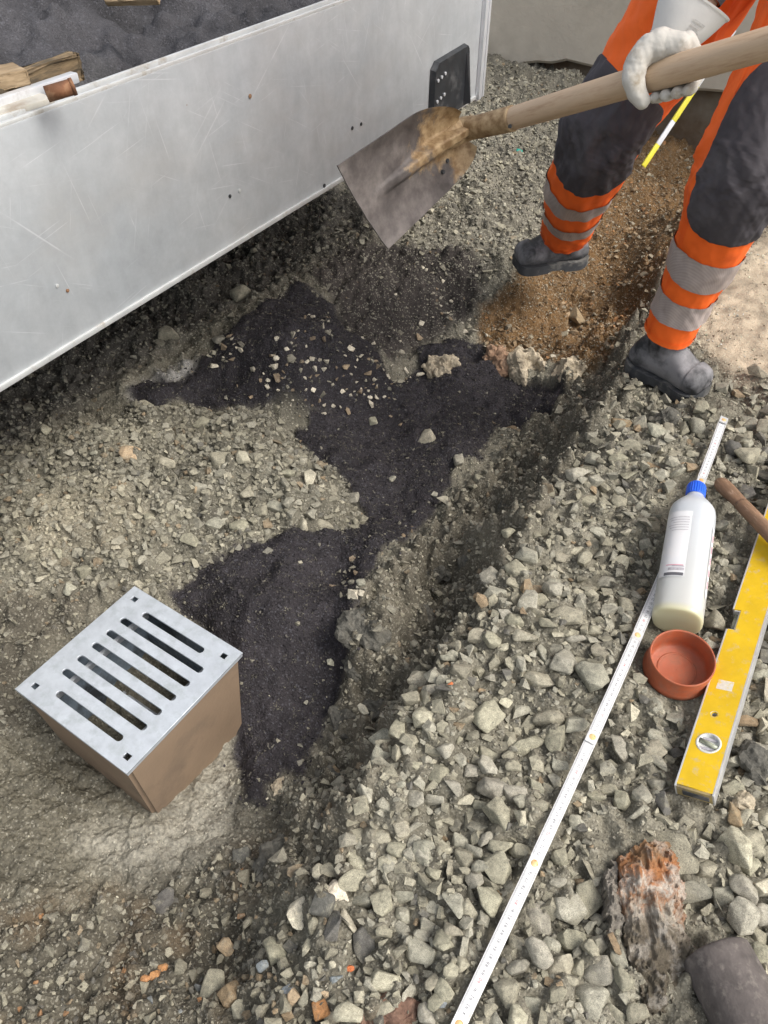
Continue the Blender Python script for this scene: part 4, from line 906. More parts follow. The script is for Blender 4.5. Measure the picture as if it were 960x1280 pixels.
V, F = lathe([(.0001, .0012), (.0032, .001), (.0036, -.002)], 12); sp_ = P(637, 158, t=1.325); Rn = frame(hdv, -ray(630, 155)); obj('rivet', [L2(sp_) + Rn @ Vector(v) for v in V], F, M['sole'], so)
HL = 1.22
sh = Loft([(*L2(sA), .0175, .0175), (*L2(E1 + hdv * .002), .0188, .0188), (*L2(sA + hdv * .3), .0196, .0196), (*L2(sA + hdv * .7), .0195, .0195), (*L2(sA + hdv * (HL - .02)), .0185, .0185), (*L2(sA + hdv * HL), .012, .012)], nrm, 60, lambda u, th: .0004 * math.sin(5 * th + 17 * u))
bm = bmesh.new(); V, F = sh.tube(70, 28, 0, True, True)
sf = obj('shaft', V, F, M['wood'], sc, True)
# align the wood grain with the shaft: the mesh is kept in a frame whose x runs along it
Rsh = frame(hdv, (0, 0, 1)).to_4x4(); sf.data.transform(Rsh.inverted()); sf.matrix_local = Rsh
print('objects', time.time() - T0)
# ------------------------------------------------------------------ the worker
PR = Vector((.60, 1.72, 0))
man = thing('person', 'person in orange and charcoal work trousers and white gloves holding the shovel', 'person', PR)
def Lp_(v): return Vector(v) - PR
face_dir = Vector((-.45, -.89, 0)).normalized()
hipL, hipR = (.775, 1.575, .93), (.640, 1.745, .93)
kneeL, ankL, kneeR, ankR = (.648, 1.425, .48), (.632, 1.490, .10), (.466, 1.779, .43), (.503, 2.062, .085)
hand_s = .70                                                    # right hand, along the shaft
hc = sA.lerp(sB, 0) + hdv * 0
# point of the shaft under the glove
def on_shaft(px):
    best = None
    for i in range(400):
        p = sA + hdv * (i / 400 * HL); q = p - Vector((0, 0, CAM_H)); dep = K * (q.y - q.z); x = 480 + FPX * q.x / dep
        if best is None or abs(x - px) < best[0]: best = (abs(x - px), p)
    return best[1]
hR = on_shaft(820); hL = sA + hdv * (HL * .86)
wrR = P(836, 56, t=1.145); cfe = P(870, 0, t=1.115); cax = (cfe - wrR).normalized(); elR = wrR + cax * .27; shR = Vector((.50, 1.42, 1.27)); shL = Vector((.78, 1.24, 1.27)); wrL = hL + Vector((.03, .07, .06)); elL = Vector((.92, .98, 1.06))
chest = Vector((.62, 1.36, 1.22)); neck = Vector((.60, 1.27, 1.38)); head = Vector((.555, 1.19, 1.50))
jn = [((.70, 1.66, .96), .13), (tuple((Vector((.70, 1.66, .96)) + chest) / 2), .125), (tuple(chest), .14), (tuple(neck), .058), (tuple(head), .098), (tuple(head + Vector((-.01, -.02, .09))), .085),
      (hipR, .09), (tuple((Vector(hipR) + Vector(kneeR)) / 2), .078), (kneeR, .058), (tuple(Vector(kneeR) * .6 + Vector(ankR) * .4), .055), (ankR, .030), (tuple(Vector(ankR) + Vector((-.03, .008, -.05))), .022),
      (hipL, .09), (tuple((Vector(hipL) + Vector(kneeL)) / 2), .078), (kneeL, .058), (tuple(Vector(kneeL) * .6 + Vector(ankL) * .4), .055), (ankL, .030), (tuple(Vector(ankL) + Vector((.012, -.03, -.055))), .022),
      (tuple(shR), .062), (tuple(elR), .043), (tuple(wrR), .028), (tuple(hR * .4 + wrR * .6), .026), (tuple(shL), .062), (tuple(elL), .043), (tuple(wrL), .028), (tuple(hL * .4 + wrL * .6), .026)]
ed = [(0, 1), (1, 2), (2, 3), (3, 4), (4, 5), (0, 6), (6, 7), (7, 8), (8, 9), (9, 10), (10, 11), (0, 12), (12, 13), (13, 14), (14, 15), (15, 16), (16, 17), (2, 18), (18, 19), (19, 20), (20, 21), (2, 22), (22, 23), (23, 24), (24, 25)]
me = bpy.data.meshes.new('body'); me.from_pydata([tuple(Lp_(p)) for p, r in jn], ed, []); me.materials.append(M['skin'])
body = link(bpy.data.objects.new('body', me), man); body.modifiers.new('skin', 'SKIN'); sb = body.modifiers.new('sub', 'SUBSURF'); sb.levels = 2; sb.render_levels = 2
for v, (p, r) in zip(me.skin_vertices[0].data, jn): v.radius = (r, r)
me.skin_vertices[0].data[0].use_root = True
# head: face, hair, helmet
fd = Vector((-.42, -.75, -.5)).normalized(); fr_ = frame(fd, (0, 0, 1)); hd_ = head + Vector((-.005, -.01, .045))
def hp(x, y, z): return Lp_(hd_ + fr_ @ Vector((x, y, z)))
for s_ in (-1, 1):
    bm = bmesh.new(); bmesh.ops.create_uvsphere(bm, u_segments=14, v_segments=10, radius=.012, matrix=Matrix.Translation(hp(.083, s_ * .032, -.012))); bm_obj('eye', bm, M['label'], man, smooth=True)
    bm = bmesh.new(); bmesh.ops.create_uvsphere(bm, u_segments=14, v_segments=10, radius=1, matrix=Matrix.Translation(hp(-.005, s_ * .094, -.02)) @ fr_.to_4x4() @ Matrix.Diagonal((.018, .009, .031, 1))); bm_obj('ear', bm, M['skin'], man, smooth=True)
bm = bmesh.new(); bmesh.ops.create_cone(bm, segments=10, radius1=.016, radius2=.006, depth=.045, matrix=Matrix.Translation(hp(.097, 0, -.03)) @ fr_.to_4x4()); bm_obj('nose', bm, M['skin'], man, smooth=True)
bm = bmesh.new(); bm_box(bm, hp(.088, 0, -.068), (.01, .046, .008), fr_, .003); bm_obj('mouth', bm, M['brick_red'], man)
V, F = lathe([(.112, -.01), (.113, .02), (.108, .06), (.085, .095), (.045, .115), (.001, .12)], 40); V = [hp(v[0] * 1.1, v[1], v[2] + .03) for v in V]; hm = obj('helmet', V, F, M['helmet'], man, True)
V, F = lathe([(.112, -.008), (.135, -.016), (.135, -.012), (.112, 0)], 40); obj('brim', [hp(v[0] * 1.1 + .01, v[1], v[2] + .03) for v in V], F, M['helmet'], hm, True)
V, F = lathe([(.104, -.06), (.108, -.02), (.106, .03)], 30); obj('hair', [hp(v[0] * .98 - .025, v[1], v[2]) for v in V], F, M['hair'], man, True)
# trousers: a loft for each leg; knee patches and reflective bands lie just proud of it
fb = lambda a_, b_, s_: float(fbm(np.array(a_), np.array(b_), 1, 3, s_))
def folds(seed, amp):
    def d(u, th):
        c, s_ = math.cos(th), math.sin(th)
        a_ = fb(u * 15 + 1.9 * c, 2 * c + 1.6 * s_, seed); b_ = fb(u * 26 + 2.5 * s_, 2.2 * c - 3 * u, seed + 9)
        amp_ = amp * (1 - .62 * min(1, max(0, (u - .55) / .2)))
        return amp_ * (.9 * a_ + .8 * fb(u * 5 + c, 3 * s_, seed + 5) + .35 * (.22 - abs(b_) * 1.6))
    return d
def P_(x): return (*Lp_(x[:3]), *x[3:])
legL = Loft([P_(p) for p in ((.770, 1.60, .985, .145, .135), (.755, 1.565, .86, .122, .118), (.722, 1.505, .70, .094, .090), (.664, 1.437, .55, .086, .082), (.648, 1.425, .47, .086, .080), (.646, 1.450, .345, .069, .067), (.639, 1.475, .235, .058, .058), (.632, 1.492, .122, .053, .053))],
            (.30, -.95, 0), 90, folds(101, .012))
legR = Loft([P_(p) for p in ((.645, 1.755, .985, .145, .135), (.635, 1.745, .86, .118, .114), (.572, 1.755, .65, .102, .100), (.497, 1.768, .49, .092, .090), (.478, 1.790, .415, .088, .085), (.478, 1.89, .29, .083, .080), (.492, 1.985, .178, .073, .073), (.503, 2.055, .098, .068, .068))],
            [(-.62, -.78, -.1), (-.80, -.55, .1)], 90, folds(121, .013))
pv = join(legL.tube(170, 96), legR.tube(170, 96))
pel = Loft([P_((.705, 1.685, .90, .10, .165)), P_((.705, 1.680, .95, .145, .185)), P_((.70, 1.66, 1.02, .150, .190)), P_((.69, 1.62, 1.10, .145, .185))], tuple(face_dir), 30, folds(131, .006))
tv_, tf_ = join(pv, pel.tube(30, 48, 0, True, False))
trs_o = obj('trousers', tv_, tf_, M['hivis'], man, True)
md = trs_o.modifiers.new('thick', 'SOLIDIFY'); md.thickness = .0025; md.offset = -1
def along(loft, z):                                             # parameter where the centre line passes height z
    zs = loft.c[:, 2]; i = int(np.argmin(np.abs(zs - z))); return i / (loft.n - 1)
def clipped(loft, u0, u1, t0, t1, name, mat, off, rad, parent=man):
    """a patch with rounded corners"""
    def mask(a_, b_):
        x = abs(a_ - .5) * 2; y = abs(b_ - .5) * 2; return x ** rad + y ** rad <= 1.02
    nu_, nt_ = 110, 90
    V, F = loft.patch(u0, u1, t0, t1, nu_, nt_, off)
    # squeeze the rectangle towards a superellipse so that the outline is smooth
    W_ = []
    for i in range(nu_ + 1):
        for j in range(nt_ + 1):
            a_ = -1 + 2 * i / nu_; b_ = -1 + 2 * j / nt_; k = (max(abs(a_), abs(b_)) / ((abs(a_) ** rad + abs(b_) ** rad) ** (1 / rad))) if (a_ or b_) else 1
            W_.append(loft.at(u0 + (u1 - u0) * (a_ * k + 1) / 2, t0 + (t1 - t0) * (b_ * k + 1) / 2, off - (.0022 if max(abs(a_), abs(b_)) > .985 else 0)))
    return obj(name, W_, F, mat, parent, True)
uL = [along(legL, z) for z in (.645, .400)]; clipped(legL, uL[0], uL[1], D(-88), D(98), 'knee_patch', M['charcoal'], .0035, 5)
uR = [along(legR, z) for z in (.555, .372)]; clipped(legR, uR[0], uR[1], D(-105), D(108), 'knee_patch', M['charcoal'], .0035, 4)
def band(loft, z0, z1, name='reflective_band'):
    V, F = loft.patch(along(loft, z0), along(loft, z1), 0, 2 * math.pi, 26, 96, .0032, True); obj(name, V, F, M['reflect'], man, True)
band(legL, .352, .280); band(legL, .236, .172); band(legR, .312, .266); band(legR, .214, .170)
for lf in (legL, legR):                                          # stitched hem and seams
    for th in (90, 97, 270): V, F = lf.patch(.12, .99, D(th), D(th + 1.6), 90, 1, .0018); obj('seam', V, F, M['hivis'], man, True)
    V, F = lf.patch(.985, 1.0, 0, 2 * math.pi, 2, 72, .0022, True); obj('hem', V, F, M['hivis'], man, True)
    V, F = lf.patch(along(lf, .80), along(lf, .755), D(60), D(120), 6, 10, .003); obj('pocket_flap', V, F, M['charcoal'], man, True)
# jacket and sleeves
jk = Loft([P_((.70, 1.665, .97, .165, .205)), P_((.69, 1.62, 1.06, .160, .200)), P_((.655, 1.48, 1.18, .150, .215)), P_((.62, 1.34, 1.28, .125, .215)), P_((.60, 1.28, 1.35, .07, .10))], tuple(face_dir), 50, folds(141, .008))
slv = [Loft([P_((*(shR + (chest - shR) * .3), .085, .085)), P_((*shR, .078, .08)), P_((*((shR + elR) / 2), .066, .066)), P_((*elR, .060, .058)), P_((*(elR * .5 + wrR * .5), .044, .044)), P_((*(elR * .26 + wrR * .74), .031, .034))], (0, -.4, -1), 50, folds(151, .008)),
       Loft([P_((*(shL + (chest - shL) * .3), .085, .085)), P_((*shL, .078, .08)), P_((*((shL + elL) / 2), .066, .066)), P_((*elL, .060, .058)), P_((*(elL * .35 + wrL * .65), .046, .045)), P_((*wrL, .040, .040))], (0, .4, -1), 50, folds(161, .008))]
obj('jacket', *join(jk.tube(50, 56), slv[0].tube(50, 36), slv[1].tube(50, 36)), M['hivis'], man, True)
for s_ in slv: V, F = s_.patch(.62, 1.0, 0, 2 * math.pi, 16, 36, .003, True); obj('sleeve_end', V, F, M['charcoal'], man, True)
V, F = jk.patch(.30, .38, 0, 2 * math.pi, 6, 56, .003, True); obj('reflective_band', V, F, M['reflect'], man, True)
# boots
def boot(ank, toe, heel_back, name='boot', yaw_up=0):
    d = (Vector(toe) - Vector(ank)); d.z = 0; d.normalize(); up = Vector((0, 0, 1))
    gz = Vector(toe).z - .012
    R = frame(d, up); o_ = Vector((ank[0], ank[1], gz))
    tl = (Vector((toe[0], toe[1], 0)) - Vector((ank[0], ank[1], 0))).length
    st = [(-heel_back, .026, .040, .012), (-heel_back + .010, .036, .068, .006), (-.045, .041, .098, 0), (-.015, .042, .118, 0), (.02, .041, .116, 0), (tl * .42, .043, .094, .0), (tl * .60, .048, .075, .0), (tl * .76, .050, .066, .001), (tl * .90, .046, .056, .003), (tl * .975, .034, .040, .006), (tl, .018, .026, .012)]
    V, F = [], []; n = 28
    st = [(x, w * .86, h * .93, z0) for x, w, h, z0 in st]; st = catmull(st, 34)
    for x, w, h, z0 in st:
        for j in range(n):
            t = 2 * math.pi * j / n; c, s_ = math.cos(t), math.sin(t)
            yy = w * (abs(c) ** .8) * (1 if c > 0 else -1); zz = z0 + .018 + (h - .006) * (.5 + .5 * (abs(s_) ** .75) * (1 if s_ > 0 else -1))
            if zz > .06: yy *= 1 - .28 * min(1, (zz - .06) / .05)
            yy += .0018 * fb(x * 60, t * 2, 171); zz += .0022 * fb(x * 50 + 3, t * 2, 173)
            V.append(Lp_(o_ + R @ Vector((x, yy, zz))))
    for i in range(len(st) - 1):
        for j in range(n): F.append((i * n + j, i * n + (j + 1) % n, (i + 1) * n + (j + 1) % n, (i + 1) * n + j))
    F += [tuple(range(n))[::-1], tuple(range((len(st) - 1) * n, len(st) * n))]
    b_ = obj(name, V, F, M['leather_dk'], man, True)
    sh_ = Loft([(*Lp_(o_ + R @ Vector((.004, 0, .07))), .046, .036), (*Lp_(o_ + R @ Vector((.002, 0, .11))), .045, .037), (*Lp_(o_ + R @ Vector((-.002, 0, .15))), .042, .038)], tuple(d), 20)
    obj('shaft', *sh_.tube(14, 28, 0, False, True), M['leather_dk'], b_, True)
    V, F = [], []                                                # sole: a slab following the outline, with a heel block
    for x, w, h, z0 in st:
        for y, z in ((-w - .004, 0), (w + .004, 0), (w + .005, .026), (-w - .005, .026)): V.append(Lp_(o_ + R @ Vector((x * 1.012, y, z + z0 * .8 + (.006 if .0 < x < .05 and z == 0 else 0)))))
    for i in range(len(st) - 1):
        for j in range(4): F.append((i * 4 + j, i * 4 + (j + 1) % 4, (i + 1) * 4 + (j + 1) % 4, (i + 1) * 4 + j))
    F += [(3, 2, 1, 0), tuple((len(st) - 1) * 4 + k for k in range(4))]
    obj('sole', V, F, M['sole'], b_)
    V, F = [], []                                                # toe cap
    for x, w, h, z0 in st:
        if x < tl * .70: continue
        for j in range(15):
            t = math.pi * j / 14 * 1.0; c, s_ = math.cos(t), math.sin(t)
            V.append(Lp_(o_ + R @ Vector((x * 1.006, (w + .0018) * (abs(c) ** .8) * (1 if c > 0 else -1) * .985, z0 + .020 + (h - .004) * (.5 + .5 * abs(s_) ** .75)))))
    for i in range(len(V) // 15 - 1):
        for j in range(14): F.append((i * 15 + j, i * 15 + j + 1, i * 15 + 16 + j, i * 15 + 15 + j))
    obj('toe_cap', V, F, M['leather_dk'], b_, True)
    for k in range(4):                                           # laces across the instep
        x = tl * (.18 + .085 * k); zt_ = .132 - .0115 * k - .002 * k
        V, F = rod(o_ + R @ Vector((x, -.020, zt_ - .012)), o_ + R @ Vector((x + .006, .020, zt_ - .012)), .0026, n=8); obj('lace', [Lp_(v) for v in V], F, M['lace'], b_, True)
    return b_
zb_ = zat(.69, 1.45)
boot(ankL, (.712, 1.402, max(zb_, .0) + .012), .070)
boot(ankR, (.372, 2.035, .0), .072)
# gloves: palm, thumb and four fingers of different lengths closed round the shaft
def glove(centre, ax, wrist, view, flip=1, name='glove'):
    e1 = ax.normalized(); e3 = (view - e1 * view.dot(e1)).normalized(); e2 = e3.cross(e1)
    if e2.dot(wrist - centre) < 0: e2 = -e2
    def g(x, y, z): return centre + e1 * x + e2 * y + e3 * z
    wl_ = wrist - centre; wloc = Vector((wl_.dot(e1), wl_.dot(e2), wl_.dot(e3)))
    ch = []
    ch.append([(wloc * 1.0, .026), (wloc * .72, .0245), ((.010, .036, .000), .0225)])
    ch.append([((-.004, .032, .004), .020), ((.020, .034, -.004), .019), ((.036, .030, -.008), .016)])
    ch.append([((.002, .038, .010), .018), ((-.010, .024, .027), .0165), ((-.013, .004, .0345), .0155), ((-.011, -.014, .0320), .0140), ((-.007, -.026, .027), .0115)])
    for i, (x, ln) in enumerate(((-.010, .96), (.008, 1.05), (.026, 1.0), (.042, .86))):
        r = .0100 - .0009 * (i == 3)
        ch.append([((x, .032, -.016), r + .003), ((x + .001, .008, -.0325), r + .001), ((x + .002, -.014, -.0285), r), ((x + .005, -.0265, -.010), r - .0005), ((x + .009, -.026 - .001 * i, .005 * ln + .003), r - .002)])
    bm = bmesh.new()
    for c_ in ch:
        pts = [(Vector(p), r) for p, r in c_]
        for (p, r), (q_, s_) in zip(pts, pts[1:]):
            for k in range(6):
                t = k / 5; m_ = p.lerp(q_, t); rr = r + (s_ - r) * t
                bmesh.ops.create_icosphere(bm, subdivisions=2, radius=rr, matrix=Matrix.Translation(Lp_(g(*m_))))
    me = bpy.data.meshes.new('tmp'); bm.to_mesh(me); bm.free(); tmp = bpy.data.objects.new('tmp', me); C.objects.link(tmp)
    rm = tmp.modifiers.new('r', 'REMESH'); rm.mode = 'VOXEL'; rm.voxel_size = .0018; sm = tmp.modifiers.new('s', 'SMOOTH'); sm.iterations = 7; sm.factor = .5
    m2 = bpy.data.meshes.new_from_object(tmp.evaluated_get(bpy.context.evaluated_depsgraph_get())); bpy.data.objects.remove(tmp)
    co = np.array([v.co[:] for v in m2.vertices]); nn = np.array([v.normal[:] for v in m2.vertices])
    ds = .0016 * fbm(co[:, 0] + co[:, 2] * .7, co[:, 1] - co[:, 2] * .6, 70, 3, 181) + .0010 * np.abs(fbm(co[:, 0] * .6 + co[:, 1], co[:, 2], 130, 2, 183))
    co += nn * ds[:, None]; m2.vertices.foreach_set('co', co.astype(np.float32).ravel()); m2.materials.clear(); m2.materials.append(M['glove'])
    m2.polygons.foreach_set('use_smooth', [True] * len(m2.polygons)); m2.name = name
    return link(bpy.data.objects.new(name, m2), man), e1, e2, e3
view = (Vector((0, 0, CAM_H)) - hR).normalized()
gl1, *_ = glove(hR, hdv, wrR, view)
cf_ = Loft([(*Lp_(wrR - cax * .012), .026, .030), (*Lp_(wrR + cax * .004), .029, .034), (*Lp_(wrR.lerp(cfe, .5)), .035, .045), (*Lp_(cfe), .041, .054)], tuple(view), 40, lambda u, th: .002 * math.sin(2 * th + 4 * u) * u)
V, F = cf_.tube(30, 48); cu_ = obj('gauntlet', V, F, M['cuff'], gl1, True); md = cu_.modifiers.new('t', 'SOLIDIFY'); md.thickness = .002
V, F = cf_.patch(.97, 1.0, 0, 2 * math.pi, 2, 48, .0016, True); obj('cuff_binding', V, F, M['cuff'], gl1, True)
for q_ in range(4):                                              # the faded stamp on the cuff
    V, F = cf_.patch(.50 + q_ * .07, .53 + q_ * .07, D(14), D(36 + 5 * (q_ % 2)), 2, 8, .0016); obj('stamp', V, F, M['stamp'], gl1, True)
V, F = cf_.patch(.30, .325, 0, 2 * math.pi, 2, 48, .0010, True); obj('seam', V, F, M['cuff'], gl1, True)
gl2, *_ = glove(hL, hdv, wrL, Vector((-1, 0, .3)))
cf2 = Loft([(*Lp_(wrL), .030, .034), (*Lp_(wrL.lerp(elL, .25)), .036, .045), (*Lp_(wrL.lerp(elL, .45)), .041, .054)], (0, 0, -1), 30)
V, F = cf2.tube(20, 40); obj('gauntlet', V, F, M['cuff'], gl2, True)
print('person', time.time() - T0)
# ------------------------------------------------------------------ stones
def proto(seed, npts, detail):
    rg = random.Random(seed); bm = bmesh.new()
    ax_ = (1, rg.uniform(.62, .9), rg.uniform(.42, .72))
    for _ in range(npts):
        v = Vector((rg.gauss(0, 1), rg.gauss(0, 1), rg.gauss(0, 1))).normalized()
        p_ = 1 + rg.uniform(-.12, .12); v = Vector([math.copysign(abs(c) ** .75, c) for c in v]) * p_; bm.verts.new(Vector((v.x * ax_[0], v.y * ax_[1], v.z * ax_[2])))
    r = bmesh.ops.convex_hull(bm, input=bm.verts)
    bmesh.ops.delete(bm, geom=list({g for g in r['geom_interior'] + r['geom_unused'] if isinstance(g, bmesh.types.BMVert)}), context='VERTS')
    bmesh.ops.dissolve_limit(bm, angle_limit=math.radians(14), verts=bm.verts, edges=bm.edges)
    if detail:
        bmesh.ops.bevel(bm, geom=bm.edges[:] , offset=rg.uniform(.05, .10), segments=2, affect='EDGES', profile=.5)
        bmesh.ops.triangulate(bm, faces=bm.faces); bmesh.ops.subdivide_edges(bm, edges=[e for e in bm.edges if e.calc_length() > .3], cuts=2, use_grid_fill=True); bmesh.ops.triangulate(bm, faces=bm.faces)
        co = np.array([v.co[:] for v in bm.verts])
        nz = .085 * fbm(co[:, 0] + co[:, 2] * .7 + seed, co[:, 1] - co[:, 2] * .6, 2.1, 4, seed)
        for v, k in zip(bm.verts, nz): v.co *= 1 + float(k)
    bmesh.ops.triangulate(bm, faces=bm.faces)
    xs = [v.co[:] for v in bm.verts]; mx = np.abs(np.array(xs)).max(0)
    for v in bm.verts: v.co.x /= mx[0]; v.co.y /= mx[0]; v.co.z /= mx[0]
    return bm
PB = []
for k in range(34):
    bm = proto(300 + k, random.choice((9, 11, 13, 16, 20)), True); me = bpy.data.meshes.new('stone'); bmesh.ops.recalc_face_normals(bm, faces=bm.faces); bm.to_mesh(me); bm.free()
    me.polygons.foreach_set('use_smooth', [True] * len(me.polygons)); me.set_sharp_from_angle(angle=D(38)); me.materials.append(M['stone'])
    co = np.array([v.co[:] for v in me.vertices]); PB.append((me, np.abs(co[:, 1]).max(), np.abs(co[:, 2]).max()))
PS = []
for k in range(60):
    bm = proto(700 + k, random.choice((8, 9, 10, 12, 14)), False); bmesh.ops.recalc_face_normals(bm, faces=bm.faces); bm.verts.index_update()
    PS.append((np.array([v.co[:] for v in bm.verts]), np.array([[v.index for v in f.verts] for f in bm.faces]))); bm.free()
TONES = {'olive grey': (.272, .252, .186), 'grey': (.29, .274, .216), 'pale': (.385, .355, .265), 'dark': (.105, .10, .088), 'brownish': (.24, .175, .105), 'rusty': (.38, .19, .08), 'bluish': (.235, .255, .26), 'bright': (.50, .45, .35), 'orange': (.50, .15, .055), 'tan': (.36, .27, .17)}
# stones that stand out in the photograph: px, py, width, height, tone
KEY = '''657 705 28 22;807 665 30 28;720 752 35 32;667 782 30 25;705 784 34 30;630 776 22 25;597 802 28 27;654 811 34 29 p;628 815 23 22 p;680 822 22 28;702 836 30 40;676 854 40 33;614 852 37 33;682 796 20 20;717 811 22 20;736 860 32 42;685 903 38 28;660 932 55 38;610 900 38 36;611 942 30 22;632 882 17 14 p;530 900 27 34 p;557 945 20 20;775 935 27 36;825 925 30 28;815 885 20 30;780 865 34 30;760 727 27 22;792 717 20 20;780 740 22 22;895 760 24 20;815 945 30 28;730 925 20 32;616 991 42 28;562 995 25 24;530 1067 25 36;609 1057 22 25;609 1132 32 44;542 1095 17 17;555 1184 22 22;565 1141 30 25;577 1192 22 24;675 1154 36 40;710 1140 54 36;715 1177 40 35;737 1125 30 58;696 1105 30 27;669 1200 24 38;695 1212 30 30;745 1220 35 35;737 1257 47 40;785 1237 42 44;700 1075 30 17;732 1085 20 32;795 1022 25 25;857 1012 48 36;912 1067 38 46 p;867 1115 55 36;840 1064 50 56;942 1052 56 32;925 1148 34 40;948 1178 30 36;952 1110 26 26 p;790 1272 30 22;487 1080 20 25;545 1260 25 17;530 1125 15 27;740 1055 14 30 p;476 1047 30 28 p;447 1077 26 38 p;485 1080 32 20 p;422 1122 35 28 b;452 1127 38 26;401 1101 23 18 p;377 1148 27 30 b;387 1192 33 43 p;418 1170 25 48 d;457 1178 37 50 d;483 1233 38 32 p;528 1068 20 37;533 1127 13 27 p;527 1172 20 15;553 1183 20 27;547 1260 27 16 u;282 1180 27 17 t;265 1233 33 37;287 1243 27 33 n;385 1255 13 27 p;303 1080 24 24 d;205 1128 26 30 d;212 427 32 20;177 513 23 15 p;282 551 29 17 t;306 580 15 26 p;280 577 34 27;387 610 22 36 p;252 530 22 16 p;32 585 30 22;61 547 15 14 p;165 577 36 17 t;275 427 17 17;207 577 25 22;300 372 26 24;533 559 25 19;573 586 12 18;632 548 14 16 p;641 538 18 16 n;553 634 18 18 p;489 615 16 9;600 607 22 26;718 408 22 26 n;810 483 24 25;805 482 24 22;740 610 26 15;846 607 26 22;855 586 20 20;838 582 18 18;808 667 28 25;812 592 26 14 n;887 619 15 26;872 527 17 20;793 720 20 20;934 900 26 16 n;856 1006 28 16;597 763 12 12 n;561 869 8 8 o;437 1213 10 10 o;505 1225 14 14;330 1215 16 16 u;363 1246 14 14 u;422 1230 16 16 u;195 1222 16 14 r;205 1212 14 12 r;185 1228 14 10 r;467 533 14 16 p;525 470 10 10 b;452 748 14 9;415 832 12 9;383 660 26 18 p;405 655 22 18;440 630 18 14;345 640 24 16;360 600 20 14;310 620 22 16;250 610 20 14;120 575 18 12;145 690 24 20 p;105 715 22 18;70 690 18 14;190 650 20 16;215 635 24 14;90 740 20 16;40 640 20 14;268 655 24 15;240 690 22 18;300 665 22 16;328 650 20 15;630 700 18 16;585 880 24 20;520 960 26 24;500 985 22 20;540 985 24 18;480 945 18 18;450 1020 22 20;575 1050 22 18;640 1080 20 18;600 1090 18 18;650 1010 20 16;700 960 22 20;760 985 24 22;745 1000 20 18;720 1030 20 22;690 1005 18 18;780 1065 22 18;765 905 20 20;740 800 22 20;760 770 22 20;745 680 22 18;700 700 22 16;690 740 20 18;640 740 18 16;770 640 24 18;785 600 22 16;905 545 22 14;935 560 20 16;950 545 22 18;885 690 22 18;900 665 22 16;912 720 18 18;905 790 20 16;880 800 18 18;930 1010 20 22;890 1010 24 24;905 1120 24 24;890 1150 22 22;800 1000 26 22;820 985 24 20;850 1035 22 20;955 940 24 30;940 800 20 20;955 780 18 22;948 850 22 22;925 930 22 22;640 965 20 16;590 965 22 18;575 925 20 22;550 910 18 22;540 870 20 20;575 850 24 20;560 830 18 16;600 1010 18 18;480 1110 20 16;505 1140 22 20;480 1165 18 18;500 1195 20 18;520 1215 20 20;560 1225 22 18;590 1240 24 20;575 1215 18 18;540 1235 18 16;650 1240 26 20;620 1210 20 20;690 1255 28 22;660 1265 24 20;640 1180 16 22;720 1215 18 22;770 1205 20 26;830 1225 22 26;820 1255 26 26;850 1262 22 20;845 1240 18 20'''
code = {'p': 'pale', 'b': 'bright', 'd': 'dark', 'n': 'brownish', 't': 'tan', 'u': 'bluish', 'r': 'rusty', 'o': 'orange', '': 'grey'}
FOOT = [(gc.x, gc.y, .155), (oc.x - .004, oc.y - .004, .058)]
def capsule(a_, b_, r, x, y):
    ex, ey = b_[0] - a_[0], b_[1] - a_[1]; t = np.clip(((x - a_[0]) * ex + (y - a_[1]) * ey) / (ex * ex + ey * ey), 0, 1)
    return np.hypot(x - a_[0] - t * ex, y - a_[1] - t * ey) < r
_rp = [ra + rd * x + (Rr @ Vector((0, 1, 0))) * float(np.polyval(BOW, x)) for x in np.linspace(0, RL, 9)]
CAPS = [(a_, b_, .011) for a_, b_ in zip(_rp, _rp[1:])] + [ (bb, bc, .040), (la, lb_, .026), (wa, wb, .012), (pa, pb, .040), (Vector((.775, .02, 0)) * 0 + lp + Vector((.01, -.09, 0)), lp + Vector((-.012, .09, 0)), .034), (Vector(ankL), Vector((.735, 1.372, 0)), .046), (Vector(ankR), Vector((.36, 2.09, 0)), .045)]
def blocked(x, y, r):
    for fx, fy, fr2 in FOOT:
        if (x - fx) ** 2 + (y - fy) ** 2 < (fr2 + r * .5) ** 2: return True
    return any(capsule(a_, b_, w + r * .75, x, y) for a_, b_, w in CAPS)
CELL = .02; grid = {}
def fits(x, y, r, k):
    n_ = int((r + .035) / CELL) + 1; cx, cy = int(math.floor(x / CELL)), int(math.floor(y / CELL))
    for i in range(cx - n_, cx + n_ + 1):
        for j in range(cy - n_, cy + n_ + 1):
            for (a_, b_, c_) in grid.get((i, j), ()):
                if (x - a_) ** 2 + (y - b_) ** 2 < ((r + c_) * k) ** 2: return False
    return True
def put(x, y, r): grid.setdefault((int(math.floor(x / CELL)), int(math.floor(y / CELL))), []).append((x, y, r))
STONES = []                                                   # x, y, half length, aspect, yaw, tone, key
for it in KEY.split(';'):
    f = it.split(); px, py, w, h = map(float, f[:4]); tn_ = code[f[4] if len(f) > 4 else '']
    p = G(px, py); dep = (p - Vector((0, 0, CAM_H))).dot(Vector((0, K, -K))); el = math.sqrt(w * h)
    r = el * dep / FPX / 2 * 1.12
    if blocked(p.x, p.y, r * 1.15): continue
    if tn_ == 'grey': tn_ = random.choice(('grey', 'olive grey'))
    STONES.append((p.x, p.y, r, 0 if w >= h else 1, tn_, True)); put(p.x, p.y, r * .8)
